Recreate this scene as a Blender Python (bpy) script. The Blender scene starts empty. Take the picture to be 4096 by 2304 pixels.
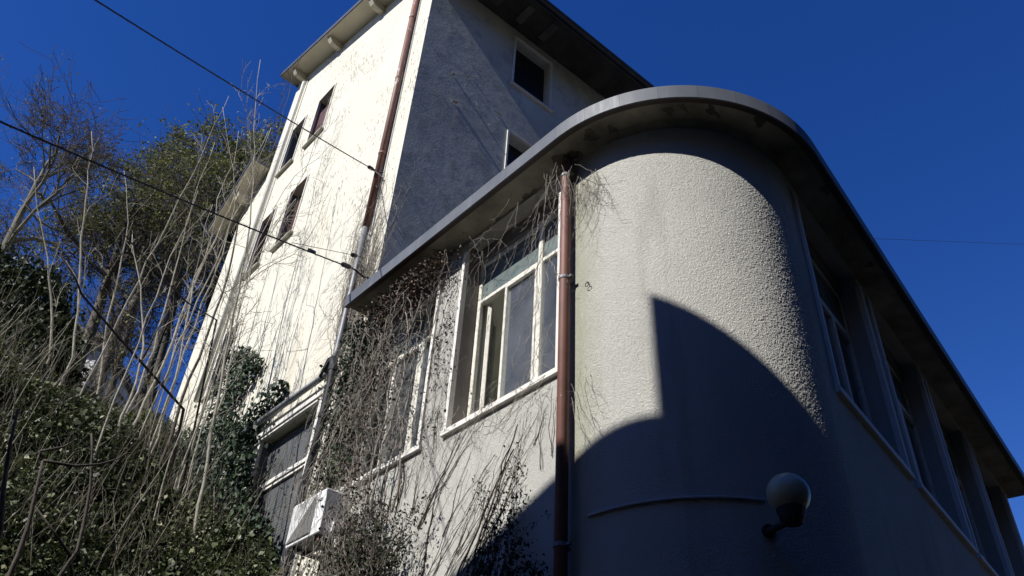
import bpy, bmesh, math, random
import numpy as np
from mathutils import Matrix, Vector

sc = bpy.context.scene
COL = sc.collection
rad = math.radians

# ------------------------------------------------------------------ camera
CAM = np.array([0.0, 0.0, 1.6])
ROT = np.array([[0.7457046508871528, -0.4508527538448441, -0.4905673939386818],
                [-0.6643236671820689, -0.44678767502599986, -0.5992118479024169],
                [0.05097684638183505, 0.7727305919888132, -0.6326838020192874]])
FPX = 3352.485
cam = bpy.data.cameras.new('camera')
cam.sensor_width = 36.0
cam.lens = FPX / 4096 * 36.0
cam.clip_start = 0.05
cam.clip_end = 3000
camo = bpy.data.objects.new('camera', cam)
m4 = Matrix([list(ROT[i]) + [CAM[i]] for i in range(3)] + [[0, 0, 0, 1]])
camo.matrix_world = m4
COL.objects.link(camo)
sc.camera = camo

# ------------------------------------------------------------------ sky, sun, exposure
SUN_AZ, SUN_EL = 270.2, 41.0
world = bpy.data.worlds.new('World')
sc.world = world
world.use_nodes = True
nt = world.node_tree
nt.nodes.clear()
sky = nt.nodes.new('ShaderNodeTexSky')
sky.sky_type = 'NISHITA'
sky.sun_disc = False
sky.sun_elevation = rad(SUN_EL)
sky.sun_rotation = rad(SUN_AZ)
sky.altitude = 300
sky.air_density = 1.0
sky.dust_density = 0.0
sky.ozone_density = 4.0
hs = nt.nodes.new('ShaderNodeHueSaturation')
hs.inputs['Hue'].default_value = 0.521
hs.inputs['Saturation'].default_value = 1.3
hs.inputs['Value'].default_value = 1.0
bg = nt.nodes.new('ShaderNodeBackground')
bg.inputs['Strength'].default_value = 0.05
wo = nt.nodes.new('ShaderNodeOutputWorld')
nt.links.new(sky.outputs[0], hs.inputs['Color'])
nt.links.new(hs.outputs[0], bg.inputs['Color'])
bg.inputs['Strength'].default_value = .098
nt.links.new(bg.outputs[0], wo.inputs['Surface'])

sun = bpy.data.lights.new('sun', 'SUN')
sun.energy = 5.0
sun.angle = rad(0.53)
sun.color = (1.0, 0.965, 0.90)
suno = bpy.data.objects.new('sun', sun)
S = Vector((math.sin(rad(SUN_AZ)) * math.cos(rad(SUN_EL)), math.cos(rad(SUN_AZ)) * math.cos(rad(SUN_EL)), math.sin(rad(SUN_EL))))
suno.rotation_euler = (-S).to_track_quat('-Z', 'Y').to_euler()
suno.location = (-20, 0, 30)
COL.objects.link(suno)

sc.view_settings.view_transform = 'Standard'
sc.view_settings.look = 'None'
sc.view_settings.exposure = 0.35
sc.view_settings.gamma = 1.0
sc.view_settings.use_curve_mapping = False
sc.render.engine = 'CYCLES'
sc.cycles.max_bounces = 6
sc.cycles.transparent_max_bounces = 12

# ------------------------------------------------------------------ helpers
rng = random.Random(7)
nrng = np.random.default_rng(11)


def ray(px, py):
    """direction of a photograph pixel (4096 wide), used to place things at a distance"""
    d = ROT @ np.array([(px - 2048) / FPX, -(py - 1152) / FPX, -1.0])
    return d / np.linalg.norm(d)


def at_dist(px, py, hd):
    d = ray(px, py)
    return CAM + d * (hd / math.hypot(d[0], d[1]))


def in_frame(P, margin=0.2):
    q = (np.asarray(P) - CAM) @ ROT
    z = -q[:, 2]
    zz = np.where(z > 0.1, z, 1)
    x = FPX * q[:, 0] / zz / 2048
    y = FPX * q[:, 1] / zz / 1152
    return (z > 0.1) & (np.abs(x) < 1 + margin) & (np.abs(y) < 1 + margin)


def tag(o, label=None, cat=None, group=None, kind=None):
    if label: o['label'] = label
    if cat: o['category'] = cat
    if group: o['group'] = group
    if kind: o['kind'] = kind
    return o


ORIG = {}


def thing(name, loc, label, cat, group=None):
    o = bpy.data.objects.new(name, None)
    o.empty_display_size = 0.2
    o.location = loc
    COL.objects.link(o)
    ORIG[o.name] = np.array(loc, float)
    return tag(o, label, cat, group)


def link_mesh(name, me, mat, parent=None, base=None):
    o = bpy.data.objects.new(name, me)
    if mat is not None and not me.materials:
        me.materials.append(mat)
    COL.objects.link(o)
    if parent is not None:
        o.parent = parent
        ORIG[o.name] = ORIG[parent.name]
    else:
        ORIG[o.name] = np.array(base if base is not None else (0, 0, 0), float)
        o.location = ORIG[o.name]
    return o


def fast_mesh(name, V, F, mat, parent=None, rnd=None, smooth=False, base=None):
    V = np.asarray(V, np.float32)
    F = np.asarray(F, np.int32)
    if parent is not None:
        V = V - ORIG[parent.name].astype(np.float32)
    elif base is not None:
        V = V - np.asarray(base, np.float32)
    me = bpy.data.meshes.new(name)
    me.vertices.add(len(V))
    me.vertices.foreach_set('co', V.ravel())
    n, k = F.shape
    me.loops.add(n * k)
    me.loops.foreach_set('vertex_index', F.ravel())
    me.polygons.add(n)
    me.polygons.foreach_set('loop_start', np.arange(0, n * k, k, dtype=np.int32))
    me.polygons.foreach_set('loop_total', np.full(n, k, np.int32))
    if smooth:
        me.polygons.foreach_set('use_smooth', np.ones(n, bool))
    me.update(calc_edges=True)
    if rnd is not None:
        a = me.attributes.new('rnd', 'FLOAT', 'FACE')
        a.data.foreach_set('value', np.asarray(rnd, np.float32))
    return link_mesh(name, me, mat, parent, base)


class MB:
    def __init__(s):
        s.v = []; s.f = []

    def poly(s, *pts):
        b = len(s.v)
        s.v += [tuple(map(float, p)) for p in pts]
        s.f.append(tuple(range(b, b + len(pts))))

    def hexa(s, p):      # 8 points: bottom ring 0-3, top ring 4-7
        b = len(s.v)
        s.v += [tuple(map(float, q)) for q in p]
        for f in ((0, 3, 2, 1), (4, 5, 6, 7), (0, 1, 5, 4), (1, 2, 6, 5), (2, 3, 7, 6), (3, 0, 4, 7)):
            s.f.append(tuple(b + i for i in f))

    def box(s, x0, x1, y0, y1, z0, z1):
        s.hexa([(x0, y0, z0), (x1, y0, z0), (x1, y1, z0), (x0, y1, z0), (x0, y0, z1), (x1, y0, z1), (x1, y1, z1), (x0, y1, z1)])

    def prism(s, ring, vec):
        b = len(s.v); n = len(ring); vec = np.array(vec, float)
        s.v += [tuple(map(float, p)) for p in ring] + [tuple(np.array(p, float) + vec) for p in ring]
        s.f.append(tuple(b + i for i in reversed(range(n))))
        s.f.append(tuple(b + n + i for i in range(n)))
        for i in range(n):
            j = (i + 1) % n
            s.f.append((b + i, b + j, b + n + j, b + n + i))

    def tube(s, pts, r, n=8, caps=True):
        pts = [np.array(p, float) for p in pts]
        rr = r if hasattr(r, '__len__') else [r] * len(pts)
        b = len(s.v)
        prev = None
        for i, p in enumerate(pts):
            t = pts[min(i + 1, len(pts) - 1)] - pts[max(i - 1, 0)]
            t = t / (np.linalg.norm(t) + 1e-9)
            if prev is None:
                a = np.array([0, 0, 1.0]) if abs(t[2]) < .9 else np.array([1.0, 0, 0])
            else:
                a = prev
            u = a - t * (a @ t)
            u /= np.linalg.norm(u)
            prev = u
            w = np.cross(t, u)
            for k in range(n):
                an = 2 * math.pi * k / n
                s.v.append(tuple(p + rr[i] * (math.cos(an) * u + math.sin(an) * w)))
        for i in range(len(pts) - 1):
            for k in range(n):
                k2 = (k + 1) % n
                s.f.append((b + i * n + k, b + i * n + k2, b + (i + 1) * n + k2, b + (i + 1) * n + k))
        if caps:
            s.f.append(tuple(b + k for k in reversed(range(n))))
            s.f.append(tuple(b + (len(pts) - 1) * n + k for k in range(n)))

    def build(s, name, mat, parent=None, smooth=False, base=None, recalc=True, bevel=0):
        o0 = ORIG[parent.name] if parent is not None else np.array(base if base is not None else (0, 0, 0), float)
        me = bpy.data.meshes.new(name)
        me.from_pydata([tuple(np.array(v) - o0) for v in s.v], [], s.f)
        bm = bmesh.new(); bm.from_mesh(me)
        if recalc:
            bmesh.ops.recalc_face_normals(bm, faces=bm.faces)
        if bevel:
            es = [e for e in bm.edges if len(e.link_faces) == 2 and e.calc_face_angle(0) > 0.5]
            bmesh.ops.bevel(bm, geom=es, offset=bevel, segments=1, affect='EDGES', profile=0.5)
        bm.to_mesh(me); bm.free()
        if smooth:
            for p in me.polygons: p.use_smooth = True
        me.update()
        return link_mesh(name, me, mat, parent, base)


class Frame:
    """a wall plane: u along, z up, dep inward (negative = proud of the wall)"""
    def __init__(s, O, U, n):
        s.O = np.array(O, float); s.U = np.array(U, float); s.n = np.array(n, float)

    def p(s, u, z, dep=0.0):
        q = s.O + s.U * u - s.n * dep
        return np.array([q[0], q[1], z])

    def box(s, mb, u0, u1, z0, z1, d0, d1):
        mb.hexa([s.p(u0, z0, d0), s.p(u1, z0, d0), s.p(u1, z0, d1), s.p(u0, z0, d1), s.p(u0, z1, d0), s.p(u1, z1, d0), s.p(u1, z1, d1), s.p(u0, z1, d1)])

    def skin(s, mb, u0, u1, z0, z1, holes, depth, both=False):
        us = sorted(set([u0, u1] + [h[0] for h in holes] + [h[1] for h in holes]))
        zs = sorted(set([z0, z1] + [h[2] for h in holes] + [h[3] for h in holes]))
        us = [x for x in us if u0 <= x <= u1]; zs = [x for x in zs if z0 <= x <= z1]
        for a, b in zip(us, us[1:]):
            for c, d in zip(zs, zs[1:]):
                um, zm = (a + b) / 2, (c + d) / 2
                if any(h[0] < um < h[1] and h[2] < zm < h[3] for h in holes): continue
                mb.poly(s.p(a, c), s.p(b, c), s.p(b, d), s.p(a, d))
                if both:
                    mb.poly(s.p(a, c, depth), s.p(a, d, depth), s.p(b, d, depth), s.p(b, c, depth))
        for h in holes:
            a, b, c, d = h[:4]
            mb.poly(s.p(a, c), s.p(a, d), s.p(a, d, depth), s.p(a, c, depth))
            mb.poly(s.p(b, c), s.p(b, c, depth), s.p(b, d, depth), s.p(b, d))
            mb.poly(s.p(a, c), s.p(a, c, depth), s.p(b, c, depth), s.p(b, c))
            mb.poly(s.p(a, d), s.p(b, d), s.p(b, d, depth), s.p(a, d, depth))


def tubes(name, segs, mat, parent=None, n=3, rnd=None, base=None, smooth=True):
    """segs: list of (p0, p1, r0, r1); one mesh"""
    P0 = np.array([q[0] for q in segs], float); P1 = np.array([q[1] for q in segs], float)
    R0 = np.array([q[2] for q in segs], float); R1 = np.array([q[3] for q in segs], float)
    T = P1 - P0
    L = np.linalg.norm(T, axis=1, keepdims=True) + 1e-9
    T /= L
    A = np.where(np.abs(T[:, 2:3]) < .9, np.array([[0, 0, 1.0]]), np.array([[1.0, 0, 0]]))
    U = np.cross(T, A); U /= np.linalg.norm(U, axis=1, keepdims=True)
    W = np.cross(T, U)
    rings = []
    for P, R in ((P0 - T * R0[:, None] * .3, R0), (P1 + T * R1[:, None] * .3, R1)):
        for k in range(n):
            an = 2 * math.pi * k / n
            rings.append(P + R[:, None] * (math.cos(an) * U + math.sin(an) * W))
    V = np.stack(rings, 1)
    N = len(segs)
    off = (np.arange(N) * 2 * n)[:, None]
    F = np.concatenate([off + np.array([[k, (k + 1) % n, n + (k + 1) % n, n + k]]) for k in range(n)], 1).reshape(-1, 4)
    rr = None
    if rnd is not None:
        rr = np.repeat(np.asarray(rnd, float), n)
    return fast_mesh(name, V.reshape(-1, 3), F, mat, parent, rr, smooth, base)


def leaf_quads(C, size, rg, up=0.5, aspect=0.62, fold=0.25, nrm=None, spread=1.0):
    """one folded four-cornered leaf per centre; returns V, F"""
    C = np.asarray(C, float); n = len(C)
    N = rg.normal(size=(n, 3)) * spread
    if nrm is not None: N = N + np.asarray(nrm)
    N[:, 2] += up
    N /= np.linalg.norm(N, axis=1, keepdims=True) + 1e-9
    A = rg.normal(size=(n, 3))
    D = np.cross(N, A); D /= np.linalg.norm(D, axis=1, keepdims=True) + 1e-9
    B = np.cross(N, D)
    s = np.broadcast_to(np.asarray(size, float), (n,))[:, None]
    s = s * rg.uniform(.6, 1.35, (n, 1))
    V = np.stack([C - D * s * .5, C + B * s * aspect * .5 + N * s * fold * .5, C + D * s * .5, C - B * s * aspect * .5 + N * s * fold * .5], 1)
    F = np.arange(n * 4).reshape(n, 4)
    return V.reshape(-1, 3), F


# ------------------------------------------------------------------ materials
def new_mat(name):
    m = bpy.data.materials.new(name)
    m.use_nodes = True
    t = m.node_tree
    b = t.nodes['Principled BSDF']
    return m, t, b


def nd(t, typ, **kw):
    n = t.nodes.new(typ)
    for k, v in kw.items():
        if k.startswith('i_'):
            n.inputs[k[2:].replace('_', ' ')].default_value = v
        else:
            setattr(n, k, v)
    return n


def noise(t, coord, scale, detail=4, rough=.6, vec=None):
    n = nd(t, 'ShaderNodeTexNoise')
    n.inputs['Scale'].default_value = scale
    n.inputs['Detail'].default_value = detail
    n.inputs['Roughness'].default_value = rough
    if vec:
        mp = nd(t, 'ShaderNodeMapping')
        mp.inputs['Scale'].default_value = vec
        t.links.new(coord, mp.inputs['Vector'])
        coord = mp.outputs[0]
    t.links.new(coord, n.inputs['Vector'])
    return n.outputs['Fac']


def ramp(t, fac, stops):
    r = nd(t, 'ShaderNodeValToRGB')
    e = r.color_ramp.elements
    while len(e) < len(stops): e.new(.5)
    for el, (p, c) in zip(e, stops):
        el.position = p
        el.color = c if len(c) == 4 else (*c, 1)
    t.links.new(fac, r.inputs[0])
    return r.outputs[0]


def mix(t, fac, a, b, blend='MIX'):
    m = nd(t, 'ShaderNodeMix', data_type='RGBA', blend_type=blend)
    for s, v in ((m.inputs['Factor'], fac), (m.inputs['A'], a), (m.inputs['B'], b)):
        pass
    ins = [m.inputs[0], m.inputs[6], m.inputs[7]]
    for s, v in zip(ins, (fac, a, b)):
        if hasattr(v, 'links') or isinstance(v, bpy.types.NodeSocket): t.links.new(v, s)
        elif isinstance(v, (int, float)): s.default_value = v
        else: s.default_value = (*v, 1) if len(v) == 3 else v
    return m.outputs[2]


def bump(t, b, height, dist, strength=1.0, prev=None):
    n = nd(t, 'ShaderNodeBump')
    n.inputs['Strength'].default_value = strength
    n.inputs['Distance'].default_value = dist
    t.links.new(height, n.inputs['Height'])
    if prev: t.links.new(prev, n.inputs['Normal'])
    if b is not None: t.links.new(n.outputs[0], b.inputs['Normal'])
    return n.outputs[0]


def geo_pos(t):
    return nd(t, 'ShaderNodeNewGeometry').outputs['Position']


def simple(name, col, rough=.6, var=.15, nscale=8, metal=0, bscale=0, bdist=0, spec=.5):
    m, t, b = new_mat(name)
    p = geo_pos(t)
    f = noise(t, p, nscale)
    c0 = tuple(max(0, x * (1 - var)) for x in col); c1 = tuple(min(1, x * (1 + var)) for x in col)
    t.links.new(ramp(t, f, [(.3, c0), (.7, c1)]), b.inputs['Base Color'])
    b.inputs['Roughness'].default_value = rough
    b.inputs['Metallic'].default_value = metal
    b.inputs['Specular IOR Level'].default_value = spec
    if bscale:
        bump(t, b, noise(t, p, bscale, 3), bdist)
    return m


def mat_stucco():
    m, t, b = new_mat('grey_stucco')
    p = geo_pos(t)
    big = noise(t, p, .9, 5, .6)
    streak = noise(t, p, 1.0, 4, .6, vec=(3.0, 3.0, .35))
    c = ramp(t, big, [(.3, (.55, .545, .505)), (.7, (.65, .645, .60))])
    st = ramp(t, streak, [(.56, (0, 0, 0)), (.78, (1, 1, 1))])
    c = mix(t, mix(t, .5, (0, 0, 0), st), c, (.27, .265, .22))
    # damp green-grey strip beside the downpipe
    sx = nd(t, 'ShaderNodeSeparateXYZ'); t.links.new(p, sx.inputs[0])
    y = sx.outputs['Y']
    mr = nd(t, 'ShaderNodeMapRange'); mr.inputs[1].default_value = 3.66; mr.inputs[2].default_value = 3.98
    t.links.new(y, mr.inputs[0])
    md = nd(t, 'ShaderNodeMath', operation='MULTIPLY'); t.links.new(mr.outputs[0], md.inputs[0])
    lt = nd(t, 'ShaderNodeMath', operation='LESS_THAN'); lt.inputs[1].default_value = 4.05; t.links.new(y, lt.inputs[0])
    t.links.new(lt.outputs[0], md.inputs[1])
    n2_ = noise(t, p, 6, 5, .65, vec=(1, 1, .3))
    md2 = nd(t, 'ShaderNodeMath', operation='MULTIPLY'); t.links.new(md.outputs[0], md2.inputs[0]); t.links.new(n2_, md2.inputs[1])
    c = mix(t, md2.outputs[0], c, (.33, .34, .2))
    t.links.new(c, b.inputs['Base Color'])
    b.inputs['Roughness'].default_value = .92
    b.inputs['Specular IOR Level'].default_value = .15
    # trowelled worm-like render
    w = noise(t, p, 75, 3, .55)
    wr = ramp(t, w, [(.36, (0, 0, 0)), (.5, (1, 1, 1)), (.64, (.15, .15, .15))])
    w2 = noise(t, p, 130, 2, .5)
    a = nd(t, 'ShaderNodeMath', operation='MULTIPLY_ADD'); t.links.new(w2, a.inputs[0]); a.inputs[1].default_value = .6; t.links.new(wr, a.inputs[2])
    bump(t, b, a.outputs[0], .006, 1.0)
    return m


def mat_cream():
    m, t, b = new_mat('cream_peeling_paint')
    p = geo_pos(t)
    big = noise(t, p, .5, 4, .55)
    c = ramp(t, big, [(.3, (.65, .62, .52)), (.7, (.70, .68, .585))])
    # small slanted flakes, clustered
    mp = nd(t, 'ShaderNodeMapping'); mp.inputs['Rotation'].default_value = (rad(25), 0, 0); mp.inputs['Scale'].default_value = (1, 2.2, .8)
    t.links.new(p, mp.inputs['Vector'])
    f1 = noise(t, mp.outputs[0], 10.0, 3, .5)
    cl = noise(t, p, .8, 2, .5)
    s = nd(t, 'ShaderNodeMath', operation='MULTIPLY_ADD'); t.links.new(cl, s.inputs[0]); s.inputs[1].default_value = .55; t.links.new(f1, s.inputs[2])
    fl = ramp(t, s.outputs[0], [(.92, (0, 0, 0)), (.94, (1, 1, 1))])
    c = mix(t, fl, c, (.36, .345, .29))
    # larger bare patches
    f2 = noise(t, p, 1.7, 5, .65)
    pt = ramp(t, f2, [(.675, (0, 0, 0)), (.69, (1, 1, 1))])
    c = mix(t, pt, c, (.55, .54, .48))
    stn = noise(t, p, 1.0, 5, .6, vec=(2.2, 2.2, .18))
    c = mix(t, ramp(t, stn, [(.6, (0, 0, 0)), (.82, (.45, .45, .45))]), c, (.46, .40, .29))
    t.links.new(c, b.inputs['Base Color'])
    b.inputs['Roughness'].default_value = .85
    b.inputs['Specular IOR Level'].default_value = .2
    h = nd(t, 'ShaderNodeMath', operation='MAXIMUM'); t.links.new(fl, h.inputs[0]); t.links.new(pt, h.inputs[1])
    n1 = bump(t, None, h.outputs[0], -.006, .9)
    n2_ = bump(t, None, noise(t, p, 9, 5, .6), .012, .35, n1)
    bump(t, b, noise(t, p, 60, 2, .5), .002, .4, n2_)
    return m


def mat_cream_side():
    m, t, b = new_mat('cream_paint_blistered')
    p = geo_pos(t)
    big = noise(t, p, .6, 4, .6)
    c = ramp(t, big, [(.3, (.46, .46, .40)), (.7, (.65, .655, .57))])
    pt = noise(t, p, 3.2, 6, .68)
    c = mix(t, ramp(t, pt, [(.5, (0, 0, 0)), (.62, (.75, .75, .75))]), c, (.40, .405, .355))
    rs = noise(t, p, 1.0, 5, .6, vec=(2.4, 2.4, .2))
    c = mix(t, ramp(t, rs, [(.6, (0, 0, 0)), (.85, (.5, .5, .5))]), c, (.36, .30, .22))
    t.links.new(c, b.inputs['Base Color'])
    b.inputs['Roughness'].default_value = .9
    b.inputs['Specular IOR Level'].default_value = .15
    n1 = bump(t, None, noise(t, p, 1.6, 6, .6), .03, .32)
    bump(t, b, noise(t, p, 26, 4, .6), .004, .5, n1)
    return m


def mat_leaf(name, stops, rough=.45, trans=.0, spec=.5):
    m, t, b = new_mat(name)
    a = nd(t, 'ShaderNodeAttribute', attribute_name='rnd')
    t.links.new(ramp(t, a.outputs['Fac'], stops), b.inputs['Base Color'])
    b.inputs['Roughness'].default_value = rough
    b.inputs['Specular IOR Level'].default_value = spec
    if trans:
        tr = nd(t, 'ShaderNodeBsdfTranslucent')
        t.links.new(ramp(t, a.outputs['Fac'], stops), tr.inputs['Color'])
        ms = nd(t, 'ShaderNodeMixShader'); ms.inputs[0].default_value = trans
        out = t.nodes['Material Output']
        t.links.new(b.outputs[0], ms.inputs[1]); t.links.new(tr.outputs[0], ms.inputs[2])
        t.links.new(ms.outputs[0], out.inputs['Surface'])
    return m


def mat_glass(name, tint, refl=1.0):
    m, t, b = new_mat(name)
    t.nodes.remove(b)
    tr = nd(t, 'ShaderNodeBsdfTransparent'); tr.inputs[0].default_value = (*tint, 1)
    gl = nd(t, 'ShaderNodeBsdfGlossy'); gl.inputs['Roughness'].default_value = .02; gl.inputs[0].default_value = (refl, refl, refl, 1)
    fr = nd(t, 'ShaderNodeFresnel'); fr.inputs[0].default_value = 1.42
    ms = nd(t, 'ShaderNodeMixShader')
    t.links.new(fr.outputs[0], ms.inputs[0]); t.links.new(tr.outputs[0], ms.inputs[1]); t.links.new(gl.outputs[0], ms.inputs[2])
    df = nd(t, 'ShaderNodeBsdfDiffuse'); df.inputs[0].default_value = (.55, .56, .56, 1)
    m2 = nd(t, 'ShaderNodeMixShader')
    dust = noise(t, geo_pos(t), 3, 5, .65)
    t.links.new(ramp(t, dust, [(.3, (.03, .03, .03)), (.75, (.075, .075, .075))]), m2.inputs[0])
    t.links.new(ms.outputs[0], m2.inputs[1]); t.links.new(df.outputs[0], m2.inputs[2])
    t.links.new(m2.outputs[0], t.nodes['Material Output'].inputs['Surface'])
    return m


def mat_frosted():
    m, t, b = new_mat('dusty_frosted_glass')
    p = geo_pos(t)
    f = noise(t, p, 5, 5, .65)
    t.links.new(ramp(t, f, [(.3, (.10, .13, .13)), (.7, (.2, .24, .235))]), b.inputs['Base Color'])
    b.inputs['Roughness'].default_value = .25
    return m


def mat_pipe_brown(chip=.9, name='worn_brown_pipe'):
    m, t, b = new_mat(name)
    p = geo_pos(t)
    f = noise(t, p, 4, 4, .6)
    c = ramp(t, f, [(.3, (.14, .060, .046)), (.7, (.21, .094, .073))])
    w = noise(t, p, 14, 5, .7, vec=(1, 1, .35))
    cl = noise(t, p, .55, 2, .5)
    s = nd(t, 'ShaderNodeMath', operation='MULTIPLY_ADD'); t.links.new(cl, s.inputs[0]); s.inputs[1].default_value = .5; t.links.new(w, s.inputs[2])
    c = mix(t, ramp(t, s.outputs[0], [(chip, (0, 0, 0)), (chip + .02, (1, 1, 1))]), c, (.55, .52, .5))
    t.links.new(c, b.inputs['Base Color'])
    b.inputs['Roughness'].default_value = .58
    return m


def mat_fascia():
    m, t, b = new_mat('weathered_grey_sheet_metal')
    p = geo_pos(t)
    f = noise(t, p, 1.3, 4, .55)
    st = noise(t, p, 2.5, 5, .65, vec=(4, 4, .6))
    c = ramp(t, f, [(.3, (.075, .085, .103)), (.7, (.118, .13, .15))])
    c = mix(t, ramp(t, st, [(.55, (0, 0, 0)), (.9, (.3, .3, .3))]), c, (.30, .31, .33))
    t.links.new(c, b.inputs['Base Color'])
    b.inputs['Metallic'].default_value = .1
    t.links.new(ramp(t, st, [(.3, (.5, .5, .5)), (.7, (.68, .68, .68))]), b.inputs['Roughness'])
    return m


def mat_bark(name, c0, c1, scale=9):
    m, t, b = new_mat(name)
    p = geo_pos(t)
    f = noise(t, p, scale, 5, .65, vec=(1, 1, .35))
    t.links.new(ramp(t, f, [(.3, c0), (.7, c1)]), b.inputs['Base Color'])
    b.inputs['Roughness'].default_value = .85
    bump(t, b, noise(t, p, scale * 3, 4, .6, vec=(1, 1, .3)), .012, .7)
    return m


M = {}
M['stucco'] = mat_stucco()
M['cream'] = mat_cream()
M['cream_side'] = mat_cream_side()
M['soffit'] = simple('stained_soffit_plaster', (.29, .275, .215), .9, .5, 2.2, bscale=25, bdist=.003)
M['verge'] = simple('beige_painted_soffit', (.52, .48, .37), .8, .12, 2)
M['dark_soffit'] = simple('dark_soffit_boards', (.045, .042, .038), .9, .5, 2.5)  # near-black mottled boards under the right-hand eave
M['batten'] = simple('dusty_eave_boards', (.10, .10, .09), .9, .3, 3)
M['fascia'] = mat_fascia()
M['drip'] = simple('brown_drip_flashing', (.055, .036, .034), .55, .2, 4)
M['dark_metal'] = simple('dark_roof_metal', (.06, .066, .08), .5, .25, 3, .3)
M['roof'] = simple('grey_roof_sheet', (.12, .12, .13), .6, .2, 3)
M['pipe'] = mat_pipe_brown()
M['pipe_clean'] = mat_pipe_brown(1.2 - .22, 'brown_painted_pipe')
M['zinc'] = simple('grey_zinc_pipe', (.17, .175, .185), .55, .25, 6, .3)
M['grey_pipe'] = simple('dull_grey_plastic_pipe', (.17, .185, .19), .5, .2, 6)
M['black_pipe'] = simple('black_plastic_pipe', (.022, .023, .028), .6, .3, 6, spec=.25)
M['white_pipe'] = simple('white_painted_pipe', (.62, .61, .57), .5, .12, 6)
M['frame'] = simple('flaking_cream_window_paint', (.67, .65, .58), .6, .14, 18, bscale=60, bdist=.002)
M['stone'] = simple('pale_stone_trim', (.70, .68, .63), .6, .1, 9)
M['sill_dirty'] = simple('weathered_sill_stone', (.40, .38, .31), .75, .25, 7)
M['jamb'] = simple('brown_grey_reveal_plaster', (.2, .18, .165), .85, .15, 4)
M['shutter'] = simple('slate_roller_shutter', (.10, .105, .108), .5, .15, 4)
M['shutter_dark'] = simple('navy_black_roller_shutter', (.016, .018, .024), .5, .2, 4)
M['shutter_brown'] = simple('maroon_wood_shutter', (.075, .022, .024), .6, .2, 6)
M['glass'] = mat_glass('dark_window_glass', (.78, .82, .86), 1.0)
M['frosted'] = mat_frosted()
M['interior'] = simple('dim_room_plaster', (.82, .80, .7), .9, .1, 2)
M['peel'] = simple('bare_peeled_plaster', (.13, .118, .09), .95, .3, 9, bscale=30, bdist=.004)
M['patch_edge'] = simple('curled_paint_flake', (.55, .54, .48), .9, .1, 9)
M['white_plastic'] = simple('white_enamel_casing', (.78, .79, .80), .35, .04, 3)
M['grille'] = simple('light_grey_grille_slats', (.74, .75, .76), .45, .05, 5)
M['coil'] = simple('grey_fin_behind_grille', (.2, .2, .205), .7, .1, 9)
M['shadow_grey'] = simple('dark_coil_behind_grille', (.03, .032, .034), .7, .2, 9)
M['print'] = simple('dark_grey_print', (.06, .06, .07), .6, .1, 9)
M['globe'] = simple('milky_yellowed_globe', (.40, .395, .28), .3, .12, 6)
M['cable'] = simple('black_rubber_cable', (.014, .014, .016), .6, .2, 9)
M['conduit'] = simple('light_grey_conduit', (.42, .42, .44), .5, .1, 9)
M['iron'] = simple('rusty_black_iron', (.03, .026, .025), .7, .4, 12)
M['sapling'] = mat_bark('pale_sapling_bark', (.19, .175, .14), (.41, .385, .315), 16)
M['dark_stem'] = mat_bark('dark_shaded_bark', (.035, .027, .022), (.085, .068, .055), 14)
M['bark'] = mat_bark('brown_tree_bark', (.05, .042, .034), (.13, .115, .09), 7)
M['bark_grey'] = mat_bark('pale_mossy_bark', (.05, .05, .035), (.19, .18, .135), 6)
M['twig'] = simple('fine_dark_twigs', (.065, .05, .042), .85, .3, 5)
M['vine'] = simple('dry_grey_creeper_stem', (.24, .215, .185), .85, .45, 11)
M['vine_dark'] = simple('dark_creeper_stem', (.075, .06, .05), .85, .4, 11)
M['soil'] = simple('leaf_litter_soil', (.035, .028, .018), .95, .5, 5, bscale=9, bdist=.05)
M['bramble'] = mat_leaf('bramble_leaves', [(0, (.02, .026, .011)), (.4, (.04, .056, .018)), (.7, (.09, .115, .04)), (.92, (.19, .21, .10)), (1, (.32, .30, .18))], .55, .15, .4)
M['litter'] = mat_leaf('dry_stalks_and_leaves', [(0, (.035, .03, .02)), (.6, (.10, .088, .062)), (1, (.33, .31, .24))], .8)
M['ivy'] = mat_leaf('ivy_leaves', [(0, (.008, .016, .008)), (.5, (.022, .042, .02)), (.85, (.06, .095, .05)), (1, (.13, .17, .07))], .55, .08, .3)
M['brown_leaf'] = mat_leaf('withered_creeper_leaves', [(0, (.018, .012, .009)), (.5, (.05, .032, .022)), (.8, (.11, .05, .03)), (1, (.16, .12, .08))], .7)
M['spring'] = mat_leaf('fresh_spring_leaves', [(0, (.06, .075, .017)), (.6, (.115, .132, .03)), (1, (.26, .28, .07))], .6, .3, .25)
M['evergreen'] = mat_leaf('dark_evergreen_leaves', [(0, (.006, .011, .004)), (.6, (.02, .035, .01)), (.9, (.06, .09, .025)), (1, (.13, .16, .05))], .55, .08, .3)
M['shrub_leaf'] = mat_leaf('small_shrub_leaves', [(0, (.012, .02, .008)), (.6, (.035, .048, .018)), (1, (.10, .11, .05))], .55, .1, .3)
M['white_wall'] = simple('white_rendered_wall', (.72, .72, .72), .85, .08, 2)
M['tile'] = simple('dark_tiled_eaves', (.07, .055, .05), .8, .3, 5)
M['opposite'] = simple('opposite_house_render', (.30, .29, .27), .9, .1, 1)
M['insulator'] = simple('black_insulator', (.012, .012, .013), .4, .2, 9)

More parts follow.
